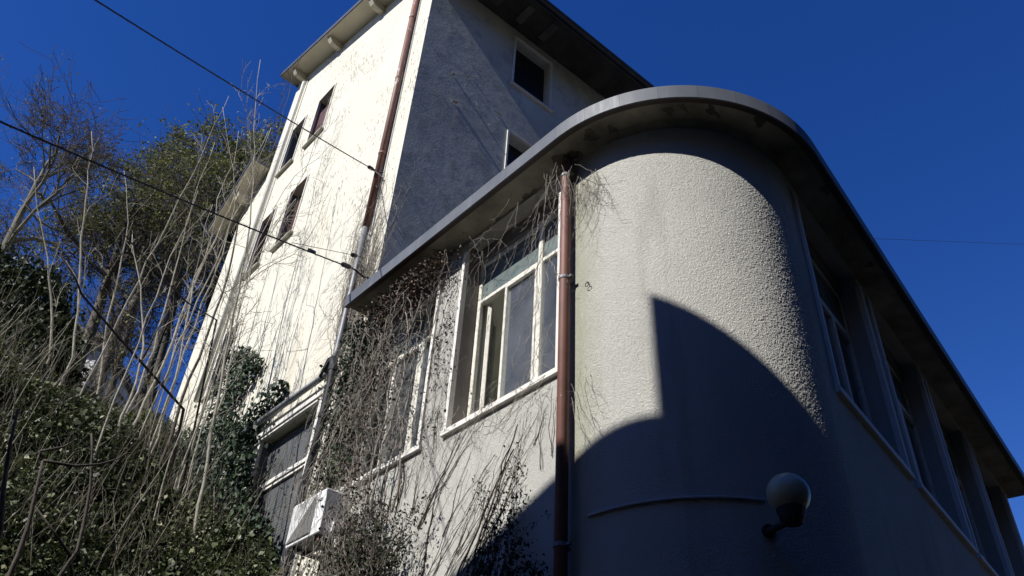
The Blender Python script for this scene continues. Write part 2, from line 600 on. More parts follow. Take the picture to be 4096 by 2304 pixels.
# ------------------------------------------------------------------ walls and planes
RAZ, TAZ = rad(79.512), rad(91.582)
d2 = np.array([math.sin(RAZ), math.cos(RAZ), 0]); n2 = np.array([math.cos(RAZ), -math.sin(RAZ), 0])
dT = np.array([math.sin(TAZ), math.cos(TAZ), 0]); nT = np.array([math.cos(TAZ), -math.sin(TAZ), 0])
FL = Frame((4, 0, 0), (0, 1, 0), (-1, 0, 0))
FR = Frame(n2 * -1.63, d2, n2)
FT = Frame((4, 7.7, 0), dT, nT)
ARC = 100.488
RW = 1.24                                        # wall corner radius
yc = (n2[0] * 4 + 1.63) / -n2[1]
CW = np.array([4 + RW, yc + RW * math.tan(rad(ARC / 2))])
URW = float(np.array([*CW, 0]) @ d2)             # where the curve meets the right wall
OV = 0.365
RO = 1.64                                        # slab corner radius
yo = (n2[0] * (4 - OV) + 1.63 - OV) / -n2[1]
CO = np.array([4 - OV + RO, yo + RO * math.tan(rad(ARC / 2))])
URO = float(np.array([*CO, 0]) @ d2)
UEND = 14.6
ZS, ZB, ZT = 7.90, 7.86, 8.03                    # soffit, drip edge, top of slab


def H(x, y):
    x = np.asarray(x, float); y = np.asarray(y, float)
    b = np.interp(y, [-200, 3, 7.2, 10, 14, 45, 70, 200], [0, 0, 2.8, 5.5, 8.0, 20.8, 24, 24])
    w = np.clip((y - 4) / 6, 0, 1)
    shade_hill = np.interp(-y - .35 * np.maximum(x, 0), [-900, 6, 9, 14, 36, 80, 900], [0, 0, 2, 8, 42, 75, 80])  # steep hill added behind the viewer to block low sky light
    return b + shade_hill + w * (.10 * np.clip(4 - x, 0, 14)) + w * .25 * np.sin(x * .9 + 1.3) * np.sin(y * .7)


# ------------------------------------------------------------------ ground and hillside
gx = np.concatenate([np.linspace(-900, -60, 12)[:-1], np.linspace(-60, -10, 26)[:-1], np.linspace(-10, 12, 56)[:-1], np.linspace(12, 70, 24)[:-1], np.linspace(70, 900, 12)])
gy = np.concatenate([np.linspace(-900, -40, 12)[:-1], np.linspace(-40, 2, 16)[:-1], np.linspace(2, 26, 70)[:-1], np.linspace(26, 90, 34)[:-1], np.linspace(90, 900, 12)])
X, Y = np.meshgrid(gx, gy)
Zg = H(X, Y) + np.where(Y > 4, nrng.normal(0, .05, X.shape), 0)
nx, ny = len(gx), len(gy)
V = np.stack([X, Y, Zg], -1).reshape(-1, 3)
ii = (np.arange(ny - 1)[:, None] * nx + np.arange(nx - 1)[None]).ravel()
F = np.stack([ii, ii + 1, ii + nx + 1, ii + nx], 1)
ground = fast_mesh('hillside', V, F, M['soil'], smooth=True)
tag(ground, kind='structure')

# ------------------------------------------------------------------ low wing with the rounded corner
wing = thing('low_wing', (4.0, 5.0, 0.0), 'low grey stucco wing with rounded corner and thin flat overhanging roof', 'building')

Z0W, Z1W = 5.45, 7.86
LW = [(4.21, 5.70), (6.14, 7.60)]
RWN = [(6.14, 7.88), (8.18, 9.96), (10.18, 11.96), (12.18, 13.96)]
mb = MB()
FL.skin(mb, CW[1], 7.69, 0, ZS + .05, [(a, b, Z0W, Z1W) for a, b in LW], .32)
FR.skin(mb, URW, UEND - .25, 0, ZS + .05, [(a, b, 5.40, Z1W) for a, b in RWN], .32)
FR2 = FR
e = FR.p(UEND - .25, 0)
mb.poly(e, e + np.array([0, 0, ZS + .05]), e + np.array([-1.2, 6, ZS + .05]), e + np.array([-1.2, 6, 0]))
mb.build('wall', M['stucco'], wing, recalc=False)
na = 48
V = []; F = []
for i in range(na + 1):
    a = rad(ARC) * i / na
    for z in (0, 3.3):
        V.append((CW[0] - RW * math.cos(a), CW[1] - RW * math.sin(a), z))
for i in range(na):
    F.append((2 * i, 2 * i + 2, 2 * i + 3, 2 * i + 1))
fast_mesh('rounded_corner_wall', V, F, M['stucco'], wing, smooth=True)
# the part in view carries its trowelled relief as real geometry
nu, nz_ = 430, 900
rel = nrng.normal(size=(nz_, nu))
def blur(a, s_):
    k = np.exp(-.5 * (np.arange(-4, 5) / s_) ** 2); k /= k.sum()
    a = np.apply_along_axis(lambda r: np.convolve(r, k, 'same'), 0, a)
    return np.apply_along_axis(lambda r: np.convolve(r, k, 'same'), 1, a)
rel = blur(rel, .9); rel /= rel.std()
rel = np.clip(np.abs(rel) - .35, 0, 1.3) * .0023
fade = np.clip(np.minimum(np.arange(nu), np.arange(nu)[::-1]) / 6., 0, 1)[None]
rel = rel * fade
aa = rad(ARC) * np.arange(nu) / (nu - 1); zz_ = np.linspace(3.3, ZS + .04, nz_)
rr_ = RW + rel - .002 * fade
V = np.stack([CW[0] - rr_ * np.cos(aa)[None], CW[1] - rr_ * np.sin(aa)[None], np.repeat(zz_[:, None], nu, 1)], -1).reshape(-1, 3)
ii = (np.arange(nz_ - 1)[:, None] * nu + np.arange(nu - 1)[None]).ravel()
F = np.stack([ii, ii + 1, ii + nu + 1, ii + nu], 1)
fast_mesh('rounded_corner_wall', V, F, M['stucco'], wing, smooth=True)

# roof slab: outline along the drip edge
out = [(4 - OV, 7.69)]
nfac = 40
arcp = []
for i in range(nfac + 1):
    a = rad(ARC) * i / nfac
    arcp.append((CO[0] - RO * math.cos(a), CO[1] - RO * math.sin(a)))
pR = lambda u, o=OV: (FR.p(u, 0, -o)[0], FR.p(u, 0, -o)[1])
line_pts = [(4 - OV, 7.69), (4 - OV, 6.45), (4 - OV, 5.2)] + arcp + [pR(7.9), pR(10.1), pR(12.3), pR(UEND)]


def inset(pts, d):
    res = []
    for i, p in enumerate(pts):
        a = np.array(pts[max(i - 1, 0)]); b = np.array(pts[min(i + 1, len(pts) - 1)])
        t = b - a; t /= np.linalg.norm(t)
        nrm = np.array([-t[1], t[0]])            # towards the building for this travel direction
        res.append(tuple(np.array(p) + nrm * d))
    return res


ins = inset(line_pts, .075)
deep = [(4.6, 7.69), pR(UEND, -8)]
mb = MB()
ring = ins + [(pR(UEND, -9)), (12.0, 7.4), (4.2, 7.69)]
mb.prism([(p[0], p[1], ZS) for p in ring], (0, 0, .09))
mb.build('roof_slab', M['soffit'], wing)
mb = MB()
ring2 = inset(line_pts, .012) + [(pR(UEND, -9)), (12.0, 7.4), (4.2, 7.69)]
mb.prism([(p[0], p[1], ZS + .094) for p in ring2], (0, 0, .03))
mb.build('roof_sheet', M['roof'], wing)
outer = line_pts
ins1 = inset(line_pts, .018)
cuts = [0, 1, 2, 3, 8, 13, 18, 23, 28, 33, 38, 43] + list(range(44, len(line_pts)))
for ci, (i, j) in enumerate(zip(cuts, cuts[1:])):
    V = []; F = []
    for (A_, zA_, B_, zB_) in ((outer, ZB, outer, ZT), (ins1, ZB, outer, ZB), (outer, ZT, ins1, ZT)):
        b0 = len(V)
        for k in range(i, j + 1):
            e0 = .0015 if k == j else 0          # hairline joint between sheets
            t_ = np.array(outer[max(k - 1, 0)]) - np.array(outer[k]) if k == j else np.zeros(2)
            t_ = t_ / (np.linalg.norm(t_) + 1e-9) * e0
            V += [(A_[k][0] + t_[0], A_[k][1] + t_[1], zA_), (B_[k][0] + t_[0], B_[k][1] + t_[1], zB_)]
        for k in range(j - i):
            F.append((b0 + 2 * k, b0 + 2 * k + 2, b0 + 2 * k + 3, b0 + 2 * k + 1))
    p = fast_mesh('fascia_panel', V, F, M['fascia'], wing, smooth=True)
    if ci == 4: tag(p, 'fascia sheet with chalky white scuffs')
mb = MB()
for i in range(len(line_pts) - 1):
    a, b, a1, b1 = ins1[i], ins1[i + 1], ins[i], ins[i + 1]
    mb.hexa([(*a, ZB + .003), (*b, ZB + .003), (*b1, ZB + .012), (*a1, ZB + .012), (*a, ZB + .02), (*b, ZB + .02), (*b1, ZS + .04), (*a1, ZS + .04)])
mb.build('drip_flashing', M['drip'], wing)
# cove between wall and soffit
mb = MB()
V = []; F = []
for i in range(na + 1):
    a = rad(ARC) * i / na
    for r, z in ((RW + .005, ZS - .06), (RW + .02, ZS - .03), (RW + .06, ZS - .003)):
        V.append((CW[0] - r * math.cos(a), CW[1] - r * math.sin(a), z))
for i in range(na):
    for k in (0, 1):
        F.append((3 * i + k, 3 * i + 3 + k, 3 * i + 4 + k, 3 * i + 1 + k))
fast_mesh('cove', V, F, M['soffit'], wing, smooth=True)


# peeled plaster patches on the soffit: thin recessed-looking scabs
def patch(px, py, r0, r1, seed, mat='peel'):
    rg = random.Random(seed)
    d = ray(px, py); t = (ZS - .003 - CAM[2]) / d[2]; c = CAM + d * t
    mb = MB(); ring = []
    for k in range(26):
        an = 2 * math.pi * k / 26
        rr = .8 + .22 * math.sin(an * 3 + seed) + rg.uniform(-.16, .16)
        ring.append((c[0] + r0 * rr * math.cos(an), c[1] + r1 * rr * math.sin(an), ZS - .004))
    mb.prism(ring, (0, 0, .003))
    mb.build('peeled_patch', M[mat], wing)


for i, (px, py, a, b) in enumerate([(2675, 445, .07, .045), (2735, 432, .08, .03), (2850, 445, .1, .05), (2365, 545, .11, .08), (2540, 540, .09, .025), (3040, 485, .08, .06), (2260, 640, .12, .16), (2130, 790, .12, .12), (1530, 1225, .10, .06), (2700, 500, .03, .03), (2450, 520, .07, .05), (2900, 520, .05, .03), (1760, 1010, .10, .06), (2010, 880, .08, .08), (3300, 760, .08, .05), (3480, 1060, .06, .05)]):
    patch(px, py, a, b, i)

# interior shell so the open sash looks into a room
mb = MB()
FL.skin(mb, 4.05, 7.66, 4.7, 7.88, [(a, b, Z0W + .2, Z1W - .2) for a, b in LW], .02)
inn = MB()
inn.v = [(v[0] + .32, v[1], v[2]) for v in mb.v]; inn.f = mb.f
inn.poly((4.32, 4.05, 7.84), (4.32, 7.66, 7.84), (9, 7.3, 7.84), (9, 4.05, 7.84))
inn.poly((4.32, 4.05, 4.7), (9, 4.05, 4.7), (9, 7.3, 4.7), (4.32, 7.66, 4.7))
inn.poly((4.32, 7.62, 4.7), (9, 7.28, 4.7), (9, 7.28, 7.88), (4.32, 7.62, 7.88))
inn.poly((9, 4.05, 4.7), (9, 7.3, 4.7), (9, 7.3, 7.88), (9, 4.05, 7.88))
inn.poly((4.32, 4.05, 4.7), (9, 4.05, 4.7), (9, 4.05, 7.88), (4.32, 4.05, 7.88))
inn.build('room_interior', M['interior'], wing, recalc=False)
mb = MB(); mb.box(4.35, 8.5, 5.36, 5.5, 7.45, 7.83)
mb.build('ceiling_beam', M['interior'], wing)


def casement(Fm, u0, u1, z0, z1, m_near, m_far, tz, dep, open_leaf, side):
    """u0 = end with the narrow fixed light; mullions at m_near, m_far; transom tz"""
    fw = .055
    mb = MB()
    b = lambda a0, a1, c0, c1, e0=0, e1=.05: Fm.box(mb, a0, a1, c0, c1, dep + e0, dep + e1)
    zt = z1 - .20
    b(u0 + .002, u0 + fw, z0 + .12, zt)
    b(u1 - fw, u1 - .002, z0 + .12, zt)
    b(m_near[0], m_near[1], z0 + .12 + fw, zt - fw, -.012, .05)
    b(u0 + fw, m_near[0], zt - fw, zt); b(m_near[0], u1 - fw, zt - fw, zt)
    b(u0 + fw, u1 - fw, z0 + .12, z0 + .12 + fw, .004)
    b(u0 + fw, m_near[0], tz[0], tz[1], -.004); b(m_near[1], u1 - fw, tz[0], tz[1], -.004)
    w = mb.build('window', M['frame'], wing, bevel=.006)
    mb = MB(); Fm.box(mb, u0 + .004, u1 - .004, zt + .002, z1, dep - .03, dep + .05)
    mb.build('shutter_box', M['jamb'], w)

    def sash(a0, a1, c0, c1, e):
        s = MB(); q = .034
        for (x0, x1, y0, y1) in ((a0, a0 + q, c0, c1), (a1 - q, a1, c0, c1), (a0 + q, a1 - q, c0, c0 + q), (a0 + q, a1 - q, c1 - q, c1)):
            Fm.box(s, x0, x1, y0, y1, dep - .016 + e, dep + .03 + e)
        return s.build('sash', M['frame'], w, bevel=.005)

    def pane(a0, a1, c0, c1, mat):
        s = MB(); Fm.box(s, a0, a1, c0, c1, dep + .018, dep + .023)
        return s.build('pane', M[mat], w)
    zb = z0 + .12 + fw
    # narrow fixed light
    pane(u0 + fw, m_near[0], zb, tz[0], 'glass')
    pane(u0 + fw, m_near[0], tz[1], zt - fw, 'frosted')
    pane(m_near[1], u1 - fw, tz[1], zt - fw, 'frosted')
    # two leaves
    mid = (m_far[0] + m_far[1]) / 2
    sash(m_near[1] + .003, m_far[1], zb, tz[0] - .003, 0)
    pane(m_near[1] + .04, m_far[0] + .02, zb + .04, tz[0] - .04, 'glass')
    if not open_leaf:
        sash(m_far[1] + .003, u1 - fw - .003, zb, tz[0] - .003, 0)
        pane(m_far[1] + .04, u1 - fw - .04, zb + .04, tz[0] - .04, 'glass')
    else:
        # swung open into the room about the far jamb
        hinge = Fm.p(u1 - fw - .075, 0, dep + .05)
        ang = rad(132)
        wd = (u1 - fw) - m_far[1] - .02
        dirv = -Fm.U * math.cos(ang) - Fm.n * math.sin(ang)
        nn = np.array([-dirv[1], dirv[0], 0])
        FO = Frame(hinge, dirv, nn)
        s = MB(); q = .042
        for (x0, x1, y0, y1) in ((0, q, zb, tz[0]), (wd - q, wd, zb, tz[0]), (q, wd - q, zb, zb + q), (q, wd - q, tz[0] - q, tz[0])):
            FO.box(s, x0, x1, y0, y1, 0, .045)
        s.build('sash', M['frame'], w, bevel=.005)['label'] = 'casement leaf swung open into the room'
        s = MB(); FO.box(s, q, wd - q, zb + q, tz[0] - q, .02, .025)
        s.build('pane', M['glass'], w)
    # stone jambs and sill
    for (a0, a1) in ((u0 - .032, u0 + .012), (u1 - .012, u1 + .032)):
        s = MB(); Fm.box(s, a0, a1, z0 + .05, z1 - .13, -.028, .03)
        s.build('jamb_trim', M['stone'], w)
    s = MB(); Fm.box(s, u0 - .055, u1 + .055, z0 - .012, z0 + .048, -.042, dep - .002)
    s.build('sill', M['stone'], w, bevel=.004)
    return w


for i, (a, b) in enumerate(LW):
    w = casement(FL, a, b, Z0W, Z1W, (a + .465, a + .525), (a + .965, a + 1.015), (7.09, 7.14), .2, i == 0, 1)
    w['label'] = ['cream framed window with one leaf open, beside the brown downpipe', 'cream framed window overgrown with dry creeper'][i]
    # brownish far reveal lining
    s = MB(); FL.box(s, b - .004, b - .001, Z0W + .06, Z1W - .02, .035, .197)
    s.build('reveal_lining', M['jamb'], w)
for i, (a, b) in enumerate(RWN):
    w = casement(FR, a, b, 5.40, Z1W, (a + .50, a + .60), (a + 1.08, a + 1.14), (7.02, 7.10), .2, False, 1)
    w['label'] = ['shaded window next to the rounded corner, reflecting blue sky', 'second shaded window along the right-hand side', 'third shaded window along the right-hand side', 'farthest shaded window along the right-hand side'][i]
mb = MB()
FR.box(mb, 6.0, 14.2, 4.9, 7.85, .6, .62)
mb.build('room_partition', M['interior'], wing)

# brown downpipe beside the open window
mb = MB()
PX, PY = 3.915, 4.062
mb.tube([(PX + .02, PY, ZS), (PX, PY, 7.82), (PX, PY, 7.7), (PX, PY, 0.3)], .049, 14)
dp = mb.build('downpipe', M['pipe_clean'], wing, smooth=True)
for z in (6.32, 3.9, 2.0, 7.62):
    mb = MB()
    mb.tube([(PX, PY, z), (PX, PY, z + .03)], .056, 14)
    FL.box(mb, PY - .012, PY + .012, z + .004, z + .026, -.05, .0)
    FL.box(mb, PY - .085, PY - .05, z + .006, z + .024, -.09, -.06)
    mb.build('pipe_clamp', M['zinc'], dp)
tag(dp, 'brown rainwater downpipe on the low wing')
# little eye bolt on the curved wall
mb = MB()
c0 = np.array([CW[0] - (RW + .03) * math.cos(rad(2)), CW[1] - (RW + .03) * math.sin(rad(2)), 6.18])
mb.tube([c0 + np.array([.0, .022 * math.cos(a), .022 * math.sin(a)]) for a in np.linspace(0, 6.28, 12)], .004, 5)
mb.tube([c0 + np.array([.03, 0, .02]), c0 + np.array([0, 0, .02])], .004, 5)
mb.build('eye_bolt', M['iron'], wing)

# ------------------------------------------------------------------ globe lamp and its conduit
gc = np.array([4.40, 2.545, 3.985]); gr = .133
wv = gc[:2] - CW; wv = wv / np.linalg.norm(wv)
wallp = np.array([*(CW + wv * RW), gc[2]])
lamp = thing('wall_lamp', tuple(wallp), 'round milky globe lamp on a dark bracket on the rounded wall', 'lamp')
bm = bmesh.new()
bmesh.ops.create_uvsphere(bm, u_segments=32, v_segments=20, radius=gr)
me = bpy.data.meshes.new('globe'); bm.to_mesh(me); bm.free()
for p in me.polygons: p.use_smooth = True
g = link_mesh('globe', me, M['globe'], lamp)
g.location = gc - wallp
mb = MB()
mb.tube([gc - np.array([0, 0, gr - .035]), gc - np.array([0, 0, gr - .01]), gc - np.array([0, 0, gr + .03]), gc - np.array([0, 0, gr + .06])], [.09, .085, .075, .055], 18)
mb.build('globe_holder', M['iron'], lamp, smooth=False)
mb = MB()
w3 = np.array([wv[0], wv[1], 0])
mb.tube([wallp - np.array([0, 0, .10]), wallp + w3 * .2 - np.array([0, 0, .14]), gc - np.array([0, 0, gr + .03])], .022, 10)
mb.tube([wallp - w3 * .01 - np.array([0, 0, .10]), wallp + w3 * .02 - np.array([0, 0, .10])], .045, 16)
mb.build('bracket_arm', M['iron'], lamp)
ct = thing('conduit', (4.0, 3.9, 4.05), 'thin pale conduit curving round the rounded wall to the globe lamp', 'pipe')
pts = []
th_l = math.degrees(math.atan2(-wv[1], -wv[0]))
for i in range(30):
    a = rad(1 + (th_l - 1) * i / 29)
    pts.append((CW[0] - (RW + .012) * math.cos(a), CW[1] - (RW + .012) * math.sin(a), 4.10 - .005 * i / 29))
mb = MB(); mb.tube(pts, .0115, 8)
mb.build('tube', M['conduit'], ct, smooth=True)
for i in range(2, 28, 4):
    mb = MB(); q = np.array(pts[i]); q2 = np.array(pts[i + 1]); t = (q2 - q) / np.linalg.norm(q2 - q)
    mb.tube([q, q + t * .018], .0155, 8)
    mb.build('clip', M['conduit'], ct)

# ------------------------------------------------------------------ tall building
tower = thing('tall_building', (4.0, 7.7, 0.0), 'tall cream plastered house block with peeling paint and overhanging roof', 'building')
VS = .332


def zlow(y): return 17.25 + VS * (y - 9.94)      # underside of the sloping verge


TLW = [(11.22, 11.87, 14.55, 16.03), (12.42, 13.0, 14.55, 16.03), (11.22, 11.87, 11.7, 13.2), (12.45, 13.02, 11.7, 13.2), (12.42, 13.0, 8.95, 10.35), (8.50, 10.03, 4.3, 7.06)]
mb = MB()
YE = 13.78
FL.skin(mb, 7.7, YE, 0, 16.3, TLW, .22)
mb.poly(FL.p(7.7, 16.3), FL.p(YE, 16.3), FL.p(YE, zlow(YE) + .15), FL.p(7.7, zlow(7.7) + .15))
mb.poly(FL.p(YE, 12), FL.p(YE, zlow(YE) + .15), FL.p(YE, zlow(YE) + .15, 8), FL.p(YE, 12, 8))
# lower side block beyond
YE2 = 14.72
zl2 = lambda y: 15.3 - .80 * (y - 13.78)
mb.poly(FL.p(YE, 0), FL.p(YE2, 0), FL.p(YE2, zl2(YE2)), FL.p(YE, zl2(YE)))
mb.poly(FL.p(YE2, 0), FL.p(YE2, 0, 7), FL.p(YE2, zl2(YE2), 7), FL.p(YE2, zl2(YE2)))
mb.build('wall', M['cream'], tower, recalc=False)
TRW = [(1.95, 2.88, 14.42, 15.9), (1.95, 2.88, 11.55, 13.06)]
mb = MB()
FT.skin(mb, 0.0, 9.0, 0, 16.3, TRW, .28)
q = FT.p(9, 0)
mb.poly(q, q + np.array([0, 0, 18]), q + np.array([0, 6.0, 18]), q + np.array([0, 6.0, 0]))
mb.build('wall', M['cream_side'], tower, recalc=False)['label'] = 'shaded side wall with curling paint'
# raised curls of paint on the shaded wall
rg = random.Random(5)
mb = MB()
for k in range(95):
    if k < 50:
        u = rg.gauss(1.25, .4); z = 13.4 - (u - 1.3) * .6 + rg.gauss(0, .75)
    else:
        u = rg.uniform(.1, 2.4); z = rg.uniform(9, 15.3)
    if not (0.1 < u < 1.85) or z > 15.2 - u: continue
    s = rg.uniform(.008, .022) * (1.7 if k < 14 else 1); an = rg.uniform(-.9, .2)
    c, sn = math.cos(an), math.sin(an)
    L = s * rg.uniform(1, 2.2)
    lift = rg.uniform(.018, .045) if k < 12 else rg.uniform(.003, .01)
    P = lambda a, b, dd: FT.p(u + a * c - b * sn, z + a * sn + b * c, dd)
    mb.poly(P(-L, -s * .4, -.001), P(L, -s * .5, -.001), P(L * .9, s * .5, -lift), P(-L * .8, s * .4, -lift * .7))
fl = mb.build('paint_flakes', M['patch_edge'], tower, recalc=False)
fl['kind'] = 'stuff'


def slat_shutter(w, Fm, a, b, c, d, dep, pitch, mat, each):
    if each:
        n = int((d - c) / pitch)
        me = None
        for k in range(n):
            z = c + k * pitch
            mb = MB()
            P = [Fm.p(a, z + .001, dep), Fm.p(b, z + .001, dep), Fm.p(b, z + .001, dep + .014), Fm.p(a, z + .001, dep + .014),
                 Fm.p(a, z + pitch - .0012, dep + .0012), Fm.p(b, z + pitch - .0012, dep + .0012), Fm.p(b, z + pitch - .0012, dep + .014), Fm.p(a, z + pitch - .0012, dep + .014)]
            if me is None:
                mb.hexa(P)
                o = mb.build('slat', M[mat], w); me = o.data; z_first = z
            else:
                o = link_mesh('slat', me, None, w)
                o.location = (0, 0, z - z_first)
        mb = MB(); Fm.box(mb, a, b, c, d, dep + .018, dep + .024)
        mb.build('shutter_backing', M['shadow_grey'], w)
    else:
        mb = MB()
        n = int((d - c) / pitch)
        for k in range(n):
            z = c + k * pitch
            mb.hexa([Fm.p(a, z + .003, dep), Fm.p(b, z + .003, dep), Fm.p(b, z + .003, dep + .014), Fm.p(a, z + .003, dep + .014),
                     Fm.p(a, z + pitch - .002, dep + .006), Fm.p(b, z + pitch - .002, dep + .006), Fm.p(b, z + pitch - .002, dep + .014), Fm.p(a, z + pitch - .002, dep + .014)])
        Fm.box(mb, a, b, c, d, dep + .018, dep + .024)
        mb.build('shutter', M[mat], w)


def stone_frame(Fm, a, b, c, d, sill_mat='sill_dirty', sill_out=.07, prd=.022, sides=True):
    mb = MB()
    ro, ri = [(a - .03, c), (b + .03, c), (b + .03, d + .012), (a - .03, d + .012)], [(a + .006, c + .012), (b - .006, c + .012), (b - .006, d - .004), (a + .006, d - .004)]
    for k in range(4):
        k2 = (k + 1) % 4
        o0, o1, i0_, i1_ = ro[k], ro[k2], ri[k], ri[k2]
        mb.hexa([Fm.p(*o0, -prd), Fm.p(*o1, -prd), Fm.p(*i1_, -prd), Fm.p(*i0_, -prd), Fm.p(*o0, .03), Fm.p(*o1, .03), Fm.p(*i1_, .03), Fm.p(*i0_, .03)])
    w = mb.build('window', M['stone'], tower)
    mb = MB(); Fm.box(mb, a - .06, b + .06, c - .035, c - .003, -sill_out, .15)
    mb.build('sill', M[sill_mat], w)
    return w


LBL = ['narrow window with maroon shutter, top row right', 'narrow window beside the white pipe, top row left', 'narrow louvred window, middle row right', 'narrow louvred window half behind saplings, middle row left', 'narrow window low down behind ivy and saplings', 'wide window with slate roller shutter behind the black pipe']
for i, (a, b, c, d) in enumerate(TLW[:5]):
    w = stone_frame(FL, a, b, c, d)
    w['label'] = LBL[i]
    if i == 0:
        mb = MB(); FL.box(mb, a + .006, b - .006, c, d - .32, .08, .11)
        FL.box(mb, a + .05, b - .05, c + .08, c + .5, .072, .08); FL.box(mb, a + .05, b - .05, c + .6, d - .4, .072, .08)
        mb.build('shutter_leaf', M['shutter_brown'], w)
        slat_shutter(w, FL, a + .006, b - .006, c, d, .17, .06, 'shutter_dark', False)
    else:
        slat_shutter(w, FL, a + .006, b - .006, c, d - .02, .15, .06, 'shutter_brown' if i in (2, 3) else 'shutter_dark', False)
    mb = MB(); FL.box(mb, b - .0025, b - .001, c + .01, d - .01, .032, .148)
    mb.build('reveal_lining', M['shutter'], w)
a, b, c, d = TLW[5]
mb = MB()
FL.box(mb, a - .10, b + .10, d + .012, d + .075, -.05, .02)
FL.box(mb, a - .05, b + .05, d - .03, d + .012, -.028, .02)
FL.box(mb, b - .01, b + .06, c, d - .03, -.02, .03)
FL.box(mb, a - .06, a + .01, c, d - .03, -.02, .03)
w = mb.build('window', M['stone'], tower)
w['label'] = LBL[5]
slat_shutter(w, FL, a + .012, b - .012, 6.39, d - .05, .14, .044, 'shutter', True)
slat_shutter(w, FL, a + .012, b - .012, c, 6.28, .155, .044, 'shutter', True)
mb = MB(); FL.box(mb, a + .012, b - .012, 6.33, 6.385, .10, .16); FL.box(mb, a + .012, b - .012, 6.285, 6.32, .12, .16)
mb.build('shutter_rail', M['stone'], w)
mb = MB(); FL.box(mb, b - .012, b - .0105, c, d - .03, .032, .14)
mb.build('reveal_lining', M['shutter'], w)
mb = MB(); FL.box(mb, a + .0105, a + .012, c, d - .03, .032, .14)
mb.build('reveal_lining', M['shutter'], w)
for i, (a, b, c, d) in enumerate(TRW):
    w = stone_frame(FT, a, b, c, d, 'stone', .05, .02)
    w['label'] = ['square dark window high under the eaves', 'dark window cut off by the curved roof edge'][i]
    slat_shutter(w, FT, a + .006, b - .006, c, d, .2, .055, 'shutter_dark', False)

# roof: sloping verge on the left, boxed eave on the right
OVG, OVE = .44, .76
y_e = 7.7 - OVE
mb = MB()
P = []
for y in (y_e, 14.0):
    for x in (4 - OVG, 13.2):
        P.append((x, y, zlow(y)))
a0, a1, b0, b1 = P[0], P[1], P[2], P[3]
sk = np.array([0, -.24, 0])                       # the eave follows the skewed side wall
a1 = tuple(np.array(a1) + np.array([0, -.25, -.25 * VS])); 
t = np.array([0, 0, .13])
mb.hexa([a0, a1, b1, b0, np.array(a0) + t, np.array(a1) + t, np.array(b1) + t, np.array(b0) + t])
mb.build('roof', M['dark_metal'], tower)
mb = MB()
t0 = -.006
xa, xb = 4 - OVG + .02, 3.998
yA, yB = 7.72, 13.98
mb.hexa([(xa, yA, zlow(yA) - .02), (xb, yA, zlow(yA) - .02), (xb, yB, zlow(yB) - .02), (xa, yB, zlow(yB) - .02), (xa, yA, zlow(yA) - .004), (xb, yA, zlow(yA) - .004), (xb, yB, zlow(yB) - .004), (xa, yB, zlow(yB) - .004)])
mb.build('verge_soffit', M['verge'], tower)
for y in (13.35, 11.55, 9.72, 7.95):
    h = .21
    mb = MB()
    ring = []
    for x, dz in ((4.0, 0), (4.0, -h), (3.86, -h), (3.72, -h * .8), (3.66, -h * .35), (3.645, 0)):
        ring.append((x, y - .075, zlow(y - .075) - .021 + dz))
    mb.prism(ring, (0, .15, .15 * VS))
    mb.build('bracket', M['verge'], tower)
# boxed eave
FTO = FT
mb = MB()
zb_ = 16.12
FT.box(mb, -OVG + .01, 9.2, zb_, zb_ + .03, -OVE + .03, -.003)
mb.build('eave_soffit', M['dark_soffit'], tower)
mb = MB()
FT.box(mb, -OVG + .004, 9.2, zb_ - .01, zlow(y_e) + .06, -OVE, -OVE + .028)
mb.build('eave_fascia', M['dark_metal'], tower)
for u in (1.15, 1.75, 2.35):
    mb = MB(); FT.box(mb, u, u + .16, zb_ - .035, zb_ - .002, -.62, -.18)
    mb.build('eave_batten', M['batten'], tower)
mb = MB()
g0, g1 = FT.p(-OVG, zb_ + .06, -OVE - .06), FT.p(9.2, zb_ + .05, -OVE - .06)
mb.tube([g0, g1], .065, 10)
mb.build('gutter', M['dark_metal'], tower)
mb = MB()
mb.poly((4 - OVG + .005, y_e, zb_), (4 - OVG + .005, 7.72, zb_), (4 - OVG + .005, 7.72, zlow(7.72)), (4 - OVG + .005, y_e, zlow(y_e)))
mb.build('eave_end', M['verge'], tower)
# side block roof
mb = MB()
ya, yb = 13.80, 15.3
zz = lambda y: 15.42 - .80 * (y - 13.78)
pr = [(3.56, ya, zz(ya)), (10, ya, zz(ya)), (10, yb, zz(yb)), (3.56, yb, zz(yb))]
mb.hexa(pr + [tuple(np.array(p_) + np.array([0, 0, .12])) for p_ in pr])
mb.build('side_roof', M['dark_metal'], tower)
mb = MB()
pr = [(3.58, ya + .01, zz(ya) - .03), (3.998, ya + .01, zz(ya) - .03), (3.998, yb - .02, zz(yb) - .03), (3.58, yb - .02, zz(yb) - .03)]
mb.hexa(pr + [tuple(np.array(p_) + np.array([0, 0, .026])) for p_ in pr])
mb.build('side_soffit', M['verge'], tower)
mb = MB()
for y in (14.35,):
    mb.prism([(4.0, y, zz(y) - .03), (4.0, y, zz(y) - .22), (3.7, y, zz(y) - .2), (3.64, y, zz(y) - .03)], (0, .13, -.1))
mb.build('side_bracket', M['verge'], tower)

